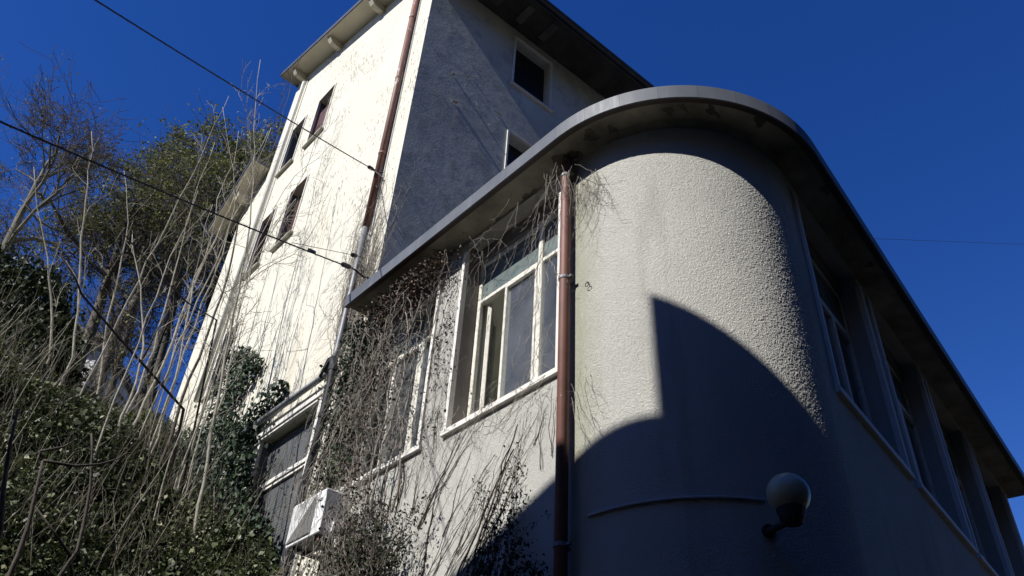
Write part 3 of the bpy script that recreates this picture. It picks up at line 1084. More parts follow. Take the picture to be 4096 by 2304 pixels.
# pipes of the tall building
mb = MB(); mb.tube([(3.93, 8.19, 16.9), (3.93, 8.19, 9.75)], .05, 12)
tdp = mb.build('downpipe', M['pipe'], tower, smooth=True)
for z in (15.0, 13.2, 11.3):
    mb = MB(); mb.tube([(3.93, 8.19, z), (3.93, 8.19, z + .04)], .058, 12); FL.box(mb, 8.18, 8.20, z, z + .03, -.04, 0)
    mb.build('pipe_clamp', M['pipe'], tdp)
tag(tdp, 'chipped brown downpipe on the sunlit face')
mb = MB(); mb.tube([(3.93, 8.19, 9.75), (3.93, 8.2, 8.6), (3.92, 8.2, 7.6), (3.90, 8.2, 7.35)], .043, 10)
mb.build('zinc_pipe', M['zinc'], tower, smooth=True)
mb = MB(); mb.tube([(3.985, 8.11, 17), (3.985, 8.1, 9.3)], .008, 6); mb.tube([(3.985, 8.16, 10.6), (3.985, 8.12, 8)], .01, 6); mb.tube([(3.985, 8.1, 10.2), (3.985, 8.05, 8)], .007, 6)
mb.build('wall_cable', M['zinc'], tower)
mb = MB(); mb.tube([(3.90, 11.2, 7.31), (3.90, 8.30, 7.285)], .042, 12)
mb.tube([(3.90, 9.10, 7.292), (3.90, 9.24, 7.294)], .05, 12)
mb.build('drain_pipe', M['grey_pipe'], tower, smooth=True)
mb = MB()
mb.tube([(3.90, 8.40, 7.28), (3.88, 8.30, 7.34), (3.87, 8.22, 7.42), (3.86, 8.13, 7.4), (3.86, 8.08, 7.28), (3.86, 8.05, 7.0), (3.88, 8.12, 6.2), (3.92, 8.28, 5.6), (3.93, 8.36, 4.6), (3.93, 8.36, 2)], .052, 12)
bp = mb.build('black_pipe', M['black_pipe'], tower, smooth=True)
for z in (6.55, 7.2):
    mb = MB(); mb.tube([(3.873 if z < 7 else 3.86, 8.085 if z < 7 else 8.07, z), (3.873 if z < 7 else 3.86, 8.08 if z < 7 else 8.07, z + .07)], .062, 12)
    mb.build('pipe_collar', M['black_pipe'], bp)
mb = MB(); mb.tube([(3.95, 7.97, 7.5), (3.95, 8.1, 5.6), (3.95, 8.15, 4)], .022, 8)
mb.build('white_pipe', M['white_pipe'], tower, smooth=True)
mb = MB(); mb.tube([(3.985, 13.2, 17.95), (3.93, 13.18, 17.9), (3.93, 13.18, 17.8), (3.93, 13.24, 9)], .045, 12)
mb.tube([(3.985, 13.12, 18.1), (3.985, 13.14, 9)], .014, 6)
lp = mb.build('white_pipe', M['white_pipe'], tower, smooth=True)
tag(lp, 'white pipe down the far corner of the sunlit face')

# ------------------------------------------------------------------ air conditioner
ac = thing('air_conditioner', (3.98, 7.4, 4.77), 'white air conditioner unit on brackets amid creeper stems, below the overgrown window', 'air conditioner')
xF, xBk, yA, yB, zA, zB = 3.60, 3.86, 7.07, 7.71, 4.775, 5.235
FA = Frame((xF, 0, 0), (0, 1, 0), (-1, 0, 0))
mb = MB(); mb.box(xF, xBk, yA, yB, zA, zB)
mb.build('casing', M['white_plastic'], ac, bevel=.008)
ga, gb, gz0, gz1 = 7.235, 7.695, zA + .035, zB - .03
mb = MB(); FA.box(mb, ga, gb, gz0, gz1, -.004, .001)
gp = mb.build('grille', M['coil'], ac)
n = 30
me = None
for k in range(n):
    z = gz0 + .004 + (gz1 - gz0 - .008) * k / n
    if me is None:
        mb = MB(); FA.box(mb, ga + .003, gb - .003, z, z + .0085, -.014, -.003)
        o = mb.build('grille_slat', M['grille'], gp); me = o.data; zf = z
    else:
        o = link_mesh('grille_slat', me, None, gp); o.location = (0, 0, z - zf)
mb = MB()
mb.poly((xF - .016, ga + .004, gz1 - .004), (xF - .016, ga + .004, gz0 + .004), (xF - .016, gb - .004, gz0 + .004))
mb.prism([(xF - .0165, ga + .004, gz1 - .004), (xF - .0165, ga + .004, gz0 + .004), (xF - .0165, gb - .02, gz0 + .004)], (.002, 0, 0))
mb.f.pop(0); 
mb.build('grey_triangle', simple('flat_grey_film', (.13, .13, .127), .7, .08, 30), ac)  # flat grey triangle laid over the lower right half of the grille
cu = bpy.data.curves.new('lettering', 'FONT'); cu.body = 'IND'; cu.size = .055; cu.extrude = .0008; cu.align_x = 'CENTER'
to = bpy.data.objects.new('tmp', cu); COL.objects.link(to)
bpy.context.view_layer.update()
me = bpy.data.meshes.new_from_object(to.evaluated_get(bpy.context.evaluated_depsgraph_get()))
bpy.data.objects.remove(to)
tm = Matrix(((0, 0, -1, xF - .003), (-1, 0, 0, 7.155), (0, 1, 0, zB - .125), (0, 0, 0, 1)))
me.transform(tm); me.transform(Matrix.Translation(-Vector(ORIG[ac.name])))
link_mesh('lettering', me, M['print'], ac)
for y in (7.18, 7.6):
    mb = MB(); mb.box(xF + .02, 3.999, y - .02, y + .02, zA - .045, zA - .004); mb.box(3.96, 3.999, y - .02, y + .02, zA - .35, zA - .046)
    mb.build('bracket', M['iron'], ac)
mb = MB(); mb.box(xF + .01, xBk - .01, yA + .03, yB - .03, zA - .003, zA - .0005)
mb.build('base_tray', M['zinc'], ac)
mb = MB(); mb.box(xBk - .14, xBk - .04, yA - .045, yA - .001, zA + .03, zA + .14)
mb.build('valve_cover', M['white_plastic'], ac, bevel=.01)
mb = MB(); mb.tube([(xBk - .08, yA - .02, zA + .04), (xBk - .06, yA - .03, zA - .1), (3.9, yA - .02, zA - .5), (3.93, 7.2, zA - 1.2)], .018, 8)
mb.build('insulated_pipe', M['white_pipe'], ac, smooth=True)

# ------------------------------------------------------------------ overhead cables


def cable(name, pts, r, label, sag=.1, mat='cable', twist=None):
    t_ = thing(name, tuple(pts[-1]), label, 'cable')
    mb = MB(); a = np.array(pts[0]); b = np.array(pts[-1]); P = []
    for i in range(41):
        s = i / 40
        p = a + (b - a) * s; p = p - np.array([0, 0, 4 * sag * s * (1 - s)])
        P.append(p)
    mb.tube(P, r, 6)
    o = mb.build('wire', M[mat], t_, smooth=True)
    if twist:
        mb = MB(); Q = []
        for i in range(161):
            s = i / 160; p = a + (b - a) * s - np.array([0, 0, 4 * sag * s * (1 - s)])
            an = s * twist
            Q.append(p + np.array([0, math.cos(an), math.sin(an)]) * r * .7)
        mb.tube(Q, r * .6, 5)
        mb.build('twisted_wire', M[mat], t_, smooth=True)
    return t_, b


e1 = np.array([3.84, 8.22, 10.93]); s1 = at_dist(250, -90, 5.2)
s1 = s1 + (s1 - e1) * .15
t_, b = cable('overhead_cable', [s1, e1], .008, 'upper black overhead cable running to the brown downpipe', .04, 'cable', 260)
mb = MB(); mb.tube([e1, e1 + (s1 - e1) / np.linalg.norm(s1 - e1) * .12], .03, 8)
mb.build('strain_clamp', M['insulator'], t_)
mb = MB(); mb.tube([e1, (3.99, 8.1, 10.86)], .012, 6); mb.tube([e1, (3.96, 8.05, 10.7), (3.97, 8.1, 10.3)], .012, 6)
mb.build('wall_hook', M['iron'], t_)
e2 = np.array([3.72, 7.83, 8.62]); s2 = at_dist(-330, 330, 5.6)
s2 = s2 + (s2 - e2) * .15
t_, b = cable('overhead_cable', [s2, e2], .0095, 'lower thick black overhead cable ending at the flat roof corner', .05, 'cable', 230)
mb = MB(); dd = (s2 - e2) / np.linalg.norm(s2 - e2)
mb.tube([e2 + dd * .12, e2 + dd * .26], .034, 8)
mb.tube([e2 + dd * .9, e2 + dd * 1.02], .022, 8)
mb.build('strain_clamp', M['insulator'], t_)
mb = MB(); mb.tube([e2, (3.9, 7.85, 8.6), (3.99, 7.8, 8.6)], .013, 6)
mb.build('wall_hook', M['iron'], t_)
i1 = np.array([3.86, 8.12, 9.12]); i2 = e2 + dd * 1.35
t_ = thing('guy_wire', tuple(i1), 'thin guy wire with a small black insulator above the flat roof corner', 'wire')
mb = MB(); mb.tube([i2, i1, (3.99, 8.05, 9.1)], .004, 5); mb.build('wire', M['cable'], t_)
mb = MB(); dv = (i2 - i1) / np.linalg.norm(i2 - i1); mb.tube([i1 + dv * .04, i1 + dv * .14], .032, 8); mb.build('insulator', M['insulator'], t_)
# hair-thin wire leaving the right-hand soffit
w0 = np.array([*pR(7.2, .12), ZS - .01]); w1 = at_dist(4300, 985, 16)
t_ = thing('thin_wire', tuple(w0), 'hair thin wire from the shaded soffit out across the blue sky', 'wire')
mb = MB(); mb.tube([w0 + (w1 - w0) * s for s in np.linspace(0, 1, 12)], .0028, 4); mb.build('wire', M['cable'], t_)
mb = MB(); mb.tube([w0, w0 + np.array([.02, .0, -.03]), w0 + np.array([.05, .02, 0])], .006, 5); mb.build('hook', M['iron'], t_)

# ------------------------------------------------------------------ plants
def nz(v):
    l = math.sqrt(v[0] * v[0] + v[1] * v[1] + v[2] * v[2]) + 1e-9
    return (v[0] / l, v[1] / l, v[2] / l)


def child_dir(d, ang, rg):
    a = (rg.gauss(0, 1), rg.gauss(0, 1), rg.gauss(0, 1))
    dt = a[0] * d[0] + a[1] * d[1] + a[2] * d[2]
    p = nz((a[0] - d[0] * dt, a[1] - d[1] * dt, a[2] - d[2] * dt))
    c, s = math.cos(ang), math.sin(ang)
    return (d[0] * c + p[0] * s, d[1] * c + p[1] * s, d[2] * c + p[2] * s)


def grow(segs, tips, p, d, L, r, lvl, maxl, rg, jit=.22, trop=.05, kids=3, ratio=.66, a0=.5, a1=1.05, ns=4, rmin=.004, bare=.3):
    n = ns if lvl < maxl else 3
    st = L / n
    for i in range(n):
        d = nz((d[0] + rg.gauss(0, jit), d[1] + rg.gauss(0, jit), d[2] + rg.gauss(0, jit) + trop))
        q = (p[0] + d[0] * st, p[1] + d[1] * st, p[2] + d[2] * st)
        r2 = max(rmin, r * (1 - .5 / n))
        segs.append((p, q, r, r2, lvl))
        p, r = q, r2
        if lvl < maxl and (i + 1) / n > bare:
            for _ in range(kids if i < n - 1 else 2):
                if rg.random() < .78:
                    grow(segs, tips, p, child_dir(d, rg.uniform(a0, a1), rg), L * ratio * rg.uniform(.6, 1.15), max(rmin, r * rg.uniform(.42, .68)), lvl + 1, maxl, rg, jit, trop, kids, ratio, a0, a1, ns, rmin, .15)
        elif lvl == maxl:
            tips.append(q)
    tips.append(p)


def tree(name, label, trunk_pts, trunk_r, mats, rg, spawn_from=.35, maxl=3, L0=3.2, kids=2, jit=.2, trop=.05, ratio=.64, ns=4, nspawn=9, leaf=None, group=None, cat='tree', spread=(.5, 1.1), rmin=.005):
    base = trunk_pts[0]
    t_ = thing(name, tuple(base), label, cat, group)
    # smooth trunk polyline
    pts = [np.array(p, float) for p in trunk_pts]
    P = []
    for a, b in zip(pts, pts[1:]):
        for s in np.linspace(0, 1, 5)[:-1]:
            P.append(a + (b - a) * s + np.array([rg.gauss(0, .25), rg.gauss(0, .25), 0]) * trunk_r * .5)
    P.append(pts[-1])
    n = len(P)
    R = [trunk_r * (1 - .82 * i / (n - 1)) for i in range(n)]
    mb = MB(); mb.tube(P, R, 9)
    mb.build('trunk', mats[0], t_, smooth=True)
    segs, tips = [], []
    for k in range(nspawn):
        s = spawn_from + (1 - spawn_from) * (k + rg.random() * .6) / nspawn
        i = min(n - 2, int(s * (n - 1)))
        d = nz(P[i + 1] - P[i])
        grow(segs, tips, tuple(P[i]), child_dir(d, rg.uniform(*spread), rg), L0 * (1.15 - .55 * s) * rg.uniform(.7, 1.2), R[i] * .55, 0, maxl, rg, jit, trop, kids, ratio, ns=ns, rmin=rmin)
    d = nz(P[-1] - P[-3])
    grow(segs, tips, tuple(P[-1]), d, L0 * .6, R[-1], 0, maxl, rg, jit, trop, kids, ratio, ns=ns, rmin=rmin)
    big = [q[:4] for q in segs if q[4] <= 1]
    small = [q[:4] for q in segs if q[4] > 1]
    if big: tubes('branches', big, mats[0], t_, 5)['kind'] = 'stuff'
    if small:
        tw = tubes('twigs', small, mats[1], t_, 3); tw['kind'] = 'stuff'
    if leaf:
        mat, frac, per, size, sprd = leaf
        T = np.array([q for q in tips if rg.random() < frac])
        if len(T):
            C = np.repeat(T, per, 0) + nrng.normal(0, sprd, (len(T) * per, 3))
            V, F = leaf_quads(C, size, nrng, up=.4)
            lf = fast_mesh('leaves', V, F, mat, t_, nrng.uniform(0, 1, len(F)))
            lf['kind'] = 'stuff'
    return t_, len(segs)


dsc = 4096 / 2576.0


def D(x, y, hd):
    """point seen at x, y of a 2576-wide view of the photograph, hd metres away over the ground"""
    return at_dist(x * dsc, y * dsc, hd)


def on_ground(x, y, hd):
    p = D(x, y, hd); p[2] = float(H(p[0], p[1])) - .15
    return p


# --- large bare tree at the far left
tree('bare_tree', 'large leafless tree with pale thick trunk at the far left edge', [on_ground(-95, 800, 17), D(-40, 720, 17), D(40, 570, 17), D(92, 460, 17.2), D(125, 400, 17.4)], .125, (M['bark_grey'], M['twig']), random.Random(3), .25, 3, 2.1, 2, .2, .05, .66, 4, 15, leaf=(M['spring'], .03, 3, .06, .1))
tree('bare_tree', 'leafless tree with dark upright trunk left of the leaning tree', [on_ground(225, 880, 20), D(255, 760, 20), D(290, 640, 20), D(340, 520, 20.2)], .17, (M['bark'], M['twig']), random.Random(8), .25, 3, 2.6, 2, .24, .06, .66, 4, 10, leaf=(M['spring'], .3, 3, .08, .1))
tree('leaning_tree', 'thick dark trunk leaning right with a crown of fresh yellow green tufts', [on_ground(262, 950, 19), D(300, 830, 19), D(365, 710, 19.3), D(450, 610, 19.8), D(560, 500, 20.3), D(600, 430, 20.8)], .14, (M['bark'], M['twig']), random.Random(12), .3, 3, 3.0, 2, .26, .03, .66, 4, 12, leaf=(M['spring'], .25, 3, .09, .12))
tree('leafy_tree', 'tree with dense yellow green spring foliage behind the tall building', [on_ground(560, 900, 23), D(570, 700, 23), D(590, 540, 23), D(610, 450, 23)], .2, (M['bark'], M['twig']), random.Random(21), .3, 3, 2.7, 2, .25, .08, .66, 4, 15, leaf=(M['spring'], .27, 5, .11, .09))
tree('leafy_tree', 'smaller tree with sparse yellow green tufts left of the dense leafy tree', [on_ground(440, 900, 24), D(450, 720, 24), D(455, 560, 24), D(450, 480, 24)], .16, (M['bark'], M['twig']), random.Random(23), .25, 3, 2.4, 2, .25, .06, .66, 4, 12, leaf=(M['spring'], .22, 4, .10, .09))
tree('bare_tree', 'slender leafless tree rising in the gap right of the white house', [on_ground(330, 900, 26), D(345, 760, 26), D(380, 600, 26), D(400, 500, 26)], .14, (M['bark'], M['twig']), random.Random(31), .2, 3, 2.5, 2, .25, .08, .66, 4, 10, leaf=None)
tree('bare_tree', 'twiggy leafless tree close against the far corner of the tall building', [on_ground(500, 950, 21), D(520, 800, 21), D(545, 680, 21), D(560, 600, 21)], .12, (M['bark'], M['twig']), random.Random(41), .15, 3, 2.0, 2, .27, .06, .66, 4, 10, leaf=(M['evergreen'], .3, 2, .06, .15))
tree('bare_tree', 'thin leafless tree crossing the blue gap left of the cream wall', [on_ground(395, 930, 18), D(420, 800, 18), D(440, 690, 18), D(450, 600, 18)], .08, (M['bark'], M['twig']), random.Random(61), .08, 3, 1.9, 2, .26, .05, .66, 4, 13, leaf=(M['spring'], .12, 2, .07, .1))
tree('bare_tree', 'thin leafless tree between the white house and the leaning trunk', [on_ground(290, 930, 22), D(285, 800, 22), D(270, 680, 22), D(265, 600, 22)], .08, (M['bark'], M['twig']), random.Random(62), .08, 3, 2.0, 2, .26, .05, .66, 4, 12, leaf=(M['spring'], .15, 2, .07, .1))
# tree beyond the right end of the low wing
tree('distant_tree', 'small distant tree peeping past the right end of the low wing', [(34, 4.5, 0), (34, 4.5, 5), (34.3, 4.6, 9), (34.5, 4.7, 12.5)], .3, (M['bark'], M['twig']), random.Random(51), .3, 3, 3.2, 2, .24, .06, .66, 4, 11, leaf=(M['spring'], .6, 4, .12, .25))

# --- evergreen, ivy-smothered mound on the left
eb = thing('evergreen_bush', tuple(on_ground(20, 860, 15)), 'dark glossy ivy-smothered bush at the left edge below the bare tree', 'bush')
C = []
for (x, y, hd, r, n_) in ((-60, 800, 14.5, 1.15, 9000), (60, 800, 14.5, .85, 8000), (100, 850, 14.3, .5, 4500), (20, 900, 13.6, .8, 7000), (-20, 1000, 12.8, .9, 6000), (100, 940, 13.2, .6, 4000), (-40, 730, 15, .55, 2500)):
    c = D(x, y, hd)
    v = nrng.normal(size=(n_, 3)); v /= np.linalg.norm(v, axis=1, keepdims=True)
    rr = r * nrng.uniform(.35, 1.0, (n_, 1)) ** .45 * (1 + .22 * np.sin(v[:, :1] * 7 + 1) * np.sin(v[:, 1:2] * 6) + .18 * np.sin(v[:, 2:3] * 9))
    C.append(c + v * rr)
C = np.concatenate(C)
V, F = leaf_quads(C, .075, nrng, up=.5, aspect=.8)
fast_mesh('leaves', V, F, M['evergreen'], eb, nrng.beta(1.6, 2.2, len(F)))['kind'] = 'stuff'
segs = []
for k in range(60):
    c = C[rng.randrange(len(C))]; b0 = ORIG[eb.name]
    segs.append((tuple(b0 + np.array([rng.gauss(0, .3), rng.gauss(0, .3), 0])), tuple(c), .02, .006))
tubes('stems', segs, M['bark'], eb, 4)['kind'] = 'stuff'

# --- white house far up the slope
hb = D(300, 985, 33); hb[2] = 14.0
hs_ = thing('white_house', tuple(hb), 'small white house with dark eaves half hidden behind trees', 'house')
hd_ = 31.0
c1 = D(274, 850, hd_)
ud = np.array([math.sin(rad(128)), math.cos(rad(128)), 0]); wl = 3.2; c0 = c1 - ud * wl
FH = Frame((c0[0], c0[1], 0), ud, (ud[1], -ud[0], 0))
zr = float(D(230, 842, hd_)[2])
mb = MB(); FH.box(mb, -2.5, wl - .12, 12, zr - .1, 0, 5)
mb.build('wall', M['white_wall'], hs_)
mb = MB(); FH.box(mb, -2.8, wl + .12, zr - .24, zr, -.5, 5.3)
rf = mb.build('roof', M['tile'], hs_)
mb = MB(); FH.box(mb, wl - .45, wl - .1, zr + .002, zr + .38, .6, 1.0); FH.box(mb, wl - .5, wl - .05, zr + .38, zr + .44, .55, 1.05)
mb.build('chimney', M['sill_dirty'], rf)
mb = MB(); FH.box(mb, .1, .55, zr - 1.5, zr - .5, -.02, .02)
wn = mb.build('window', M['frame'], hs_)
mb = MB(); FH.box(mb, .14, .51, zr - 1.46, zr - .54, -.03, -.021)
mb.build('pane', M['shutter'], wn)

# --- saplings
SAP_N = [0]


def sapling(path, r0, rg, label, group=None, mat='sapling', twigs=7, tw_len=.55, fork=0, lvl=1, dark_twigs=False):
    base = path[0]
    t_ = thing('sapling', tuple(base), label, 'sapling', group)
    pts = [np.array(p, float) for p in path]
    P = []
    for a, b in zip(pts, pts[1:]):
        L = np.linalg.norm(b - a); k = max(2, int(L / .35))
        for s in np.linspace(0, 1, k + 1)[:-1]:
            P.append(a + (b - a) * s + np.array([rg.gauss(0, .012), rg.gauss(0, .012), 0]))
    P.append(pts[-1]); n = len(P)
    r0 = r0 * (.78 if r0 > .06 else .52)
    R = [max(.0042, r0 * (1 - .82 * i / (n - 1))) for i in range(n)]
    mb = MB(); mb.tube(P, R, 7)
    mb.build('trunk', M[mat], t_, smooth=True)
    segs, tips = [], []
    for k in range(twigs):
        s = .35 + .62 * (k + rg.random() * .8) / max(1, twigs)
        i = min(n - 2, int(s * (n - 1)))
        d = nz(P[i + 1] - P[i])
        grow(segs, tips, tuple(P[i]), child_dir(d, rg.uniform(.35, .85), rg), tw_len * rg.uniform(.5, 1.3), max(.0038, R[i] * .45), 0, lvl, rg, .13, .10, 1, .55, .4, .8, 4, .0026, .2)
    if segs: tubes('twigs', [q[:4] for q in segs], M[mat], t_, 4)['kind'] = 'stuff'
    SAP_N[0] += 1
    return t_


def slope_hit(x, y, lift=.25):
    d = ray(x * dsc, y * dsc); k = math.hypot(d[0], d[1])
    for hd in np.arange(6.5, 24, .05):
        p = CAM + d * (hd / k)
        if p[2] < float(H(p[0], p[1])) + lift: return hd
    return 24.0


def spath(pts, hd, hd2=None):
    hd2 = hd2 or hd
    if pts[0][0] < 450:
        h0 = slope_hit(*pts[0]); hd, hd2 = min(hd, h0), min(hd, h0) + (hd2 - hd) + .3
    n = len(pts); P = []
    for i, (x, y) in enumerate(pts):
        P.append(D(x, y, hd + (hd2 - hd) * i / (n - 1)))
    b = P[0].copy(); b[2] = float(H(b[0], b[1])) - .1
    if b[2] < P[0][2] - .1: P.insert(0, b)
    return P


traced = [
    ([(470, 1449), (497, 1270), (520, 1160), (548, 1010), (568, 900), (590, 790), (607, 690), (628, 560), (640, 420), (643, 250), (655, 150)], 9.3, 9.9, .046, 'tall sapling with thick pale trunk before the cream wall, forking above the cable', 12, .75),
    ([(330, 1090), (365, 1010), (408, 920), (455, 800), (500, 690), (560, 560), (622, 430), (675, 330)], 11.5, 12.2, .05, 'long pale sapling leaning along the edge of the cream wall', 9, .6),
    ([(300, 1085), (345, 985), (385, 880), (412, 780), (440, 690), (470, 560), (498, 480)], 12.0, 12.4, .045, 'slim pale sapling in the middle of the sapling clump', 7, .55),
    ([(255, 1240), (310, 1050), (342, 960), (362, 870), (355, 760), (352, 690), (338, 640), (333, 590)], 11.8, 12.2, .045, 'pale sapling with bent top against the blue gap', 6, .45),
    ([(128, 900), (130, 800), (125, 700), (112, 600), (95, 520), (85, 420)], 12.5, 12.5, .05, 'pale forked sapling near the left edge', 4, .7),
    ([(185, 900), (196, 780), (205, 650), (213, 500), (222, 430), (230, 330)], 12.2, 12.2, .05, 'straight pale sapling right of the forked one', 6, .7),
    ([(235, 1030), (255, 930), (272, 800), (300, 690), (322, 560), (318, 470), (312, 430)], 12.6, 12.6, .04, 'pale sapling crossing in front of the leaning trunk', 6, .5),
    ([(405, 1170), (455, 1010), (500, 900), (543, 790), (575, 690), (600, 560), (655, 450), (700, 340), (735, 190)], 10.4, 11.0, .045, 'dark slender sapling in front of the narrow windows', 10, .6),
    ([(560, 990), (585, 880), (605, 760), (640, 640), (690, 560), (745, 500)], 10.4, 10.9, .035, 'branching sapling close to the cream wall', 9, .6),
    ([(500, 1060), (535, 950), (560, 850), (588, 740), (640, 690), (740, 640), (800, 560), (835, 470)], 10.2, 10.7, .03, 'sapling with a long arm reaching right across the cream wall', 9, .5),
    ([(425, 1000), (452, 900), (470, 820), (490, 700), (530, 600), (545, 500), (590, 410), (600, 330)], 11.0, 11.5, .035, 'thin grey sapling close to the left edge of the cream wall', 8, .5),
    ([(580, 830), (600, 740), (640, 650), (700, 560), (760, 440), (815, 300), (830, 260)], 10.8, 11.3, .028, 'twiggy sapling reaching up in front of the maroon shutter', 10, .55),
    ([(600, 800), (625, 700), (650, 600), (690, 520), (740, 440), (800, 400), (850, 345)], 10.7, 11.0, .025, 'thin sapling with level twigs in front of the upper cream wall', 9, .5),
    ([(395, 1100), (425, 1010), (470, 880), (512, 760), (560, 640), (590, 520), (585, 430), (560, 270)], 11.2, 11.6, .035, 'sapling with dark thin top against the sky', 8, .55),
]
for i, (pts, h1, h2, r, lab, tw, tl) in enumerate(traced):
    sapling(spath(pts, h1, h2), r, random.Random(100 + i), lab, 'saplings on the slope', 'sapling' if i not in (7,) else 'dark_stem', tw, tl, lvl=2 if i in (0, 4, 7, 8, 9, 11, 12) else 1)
# saplings with no leaves standing left of the wall whose shadows rake the cream face
SH = ['tall thin shoot close to the cream wall above the wide shuttered window', 'thin shoot casting a raking shadow left of the wide shuttered window', 'tallest thin shoot in front of the ivy on the cream wall', 'short thin shoot nearest the air conditioner', 'thin shoot between the ivy and the low narrow window', 'short thin shoot just right of the ivy on the cream wall']
for k, (yy, xx, h, r) in enumerate(((9.2, 1.9, 6.0, .03), (9.9, 2.4, 6.8, .032), (10.5, 1.7, 7.2, .03), (8.8, 2.6, 4.6, .02), (10.9, 2.9, 5.4, .022), (9.5, 3.1, 4.2, .018))):
    b = np.array([xx, yy, float(H(xx, yy)) - .1])
    tilt = np.array([rng.gauss(0, .05), rng.gauss(.04, .06), 1])
    sapling([b, b + tilt * h * .4, b + tilt * h * .75 + np.array([.05, .1, 0]), b + tilt * h], r, random.Random(300 + k), SH[k], 'thin shoots close to the cream wall', 'sapling', 7, .55)

# near branches in shade, lower left
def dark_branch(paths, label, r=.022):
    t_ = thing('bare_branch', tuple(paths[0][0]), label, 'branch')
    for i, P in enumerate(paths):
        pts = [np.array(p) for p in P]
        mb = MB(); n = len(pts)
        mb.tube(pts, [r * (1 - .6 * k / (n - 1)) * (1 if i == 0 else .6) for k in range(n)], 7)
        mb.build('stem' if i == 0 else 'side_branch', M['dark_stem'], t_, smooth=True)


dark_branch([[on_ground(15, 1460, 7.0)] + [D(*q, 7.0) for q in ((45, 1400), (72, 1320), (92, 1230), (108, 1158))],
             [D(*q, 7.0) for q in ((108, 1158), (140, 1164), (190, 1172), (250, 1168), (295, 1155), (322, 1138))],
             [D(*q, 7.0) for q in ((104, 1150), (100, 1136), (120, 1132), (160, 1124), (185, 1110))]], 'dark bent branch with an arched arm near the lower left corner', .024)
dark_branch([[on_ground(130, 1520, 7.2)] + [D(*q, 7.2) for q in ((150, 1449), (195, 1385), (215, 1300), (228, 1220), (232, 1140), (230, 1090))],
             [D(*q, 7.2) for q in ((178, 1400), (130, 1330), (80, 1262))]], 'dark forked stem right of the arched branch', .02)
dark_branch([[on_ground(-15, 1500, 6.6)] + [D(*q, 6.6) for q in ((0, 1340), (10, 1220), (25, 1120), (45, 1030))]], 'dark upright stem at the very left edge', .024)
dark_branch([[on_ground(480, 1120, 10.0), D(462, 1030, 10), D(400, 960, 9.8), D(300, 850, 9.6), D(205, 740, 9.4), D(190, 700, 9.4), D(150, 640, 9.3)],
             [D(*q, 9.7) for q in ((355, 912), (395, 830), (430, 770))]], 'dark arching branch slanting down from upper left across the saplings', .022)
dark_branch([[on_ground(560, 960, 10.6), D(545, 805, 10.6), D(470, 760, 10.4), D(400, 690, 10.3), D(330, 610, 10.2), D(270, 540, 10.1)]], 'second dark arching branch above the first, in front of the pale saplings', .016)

# --- undergrowth on the slope
def slope_points(n, x0=-3.2, x1=3.9, y0=7.3, y1=19.0, hmax=.9, tight=True):
    y = y0 + (y1 - y0) * nrng.beta(1.0, 1.35, n)
    x = nrng.uniform(x0, x1, n)
    z = H(x, y)
    lump = .55 + .45 * np.sin(x * 2.1 + y * .7) * np.sin(y * 1.9 - x * .6)
    hmax = hmax * np.interp(y, [7, 10, 14, 20], [1.0, 1.2, 1.0, .7])
    hgt = hmax * (.35 + .65 * lump) * nrng.beta(2.0, 1.4, n)
    P = np.stack([x, y, z + hgt], 1)
    g = np.zeros(n)
    for fx, fy, fz, ph in ((5.1, 2.2, 3.7, .3), (-3.3, 5.9, 2.9, 1.7), (8.3, -4.1, 6.7, 2.9), (2.7, 9.1, -5.3, 4.1), (-11, 3.1, 9.7, 5.0)):
        g += np.sin(P[:, 0] * fx + P[:, 1] * fy + P[:, 2] * fz + ph)
    P = P[(g / 5 + nrng.normal(0, .18, n)) > -.26]
    return P[in_frame(P, .18)]


Cb = slope_points(640000)
V, F = leaf_quads(Cb, .055 * nrng.choice([.55, .8, 1.0, 1.5], len(Cb), p=[.3, .3, .3, .1]), nrng, up=.55, aspect=.72)
clump = .5 + .5 * np.sin(Cb[:, 0] * 3.1 + 2) * np.sin(Cb[:, 1] * 2.3) * np.cos(Cb[:, 2] * 1.7)
ug = fast_mesh('undergrowth', V, F, M['bramble'], None, np.clip(nrng.beta(1.7, 2.1, len(F)) * (.6 + .95 * clump), 0, 1))
tag(ug, 'dense dark green bramble leaves covering the steep slope', 'undergrowth', kind='stuff')
print('undergrowth leaves', len(F))
# larger tongue of fresh growth near the skyline
Cg = slope_points(60000, -3.0, 3.4, 11.5, 20.5, .95)
V, F = leaf_quads(Cg, .06, nrng, up=.5, aspect=.6)
gw = fast_mesh('fresh_growth', V, F, M['spring'], None, nrng.beta(1.0, 2.6, len(F)))
keep = None
tag(gw, 'light green new growth along the top of the slope', 'undergrowth', kind='stuff')
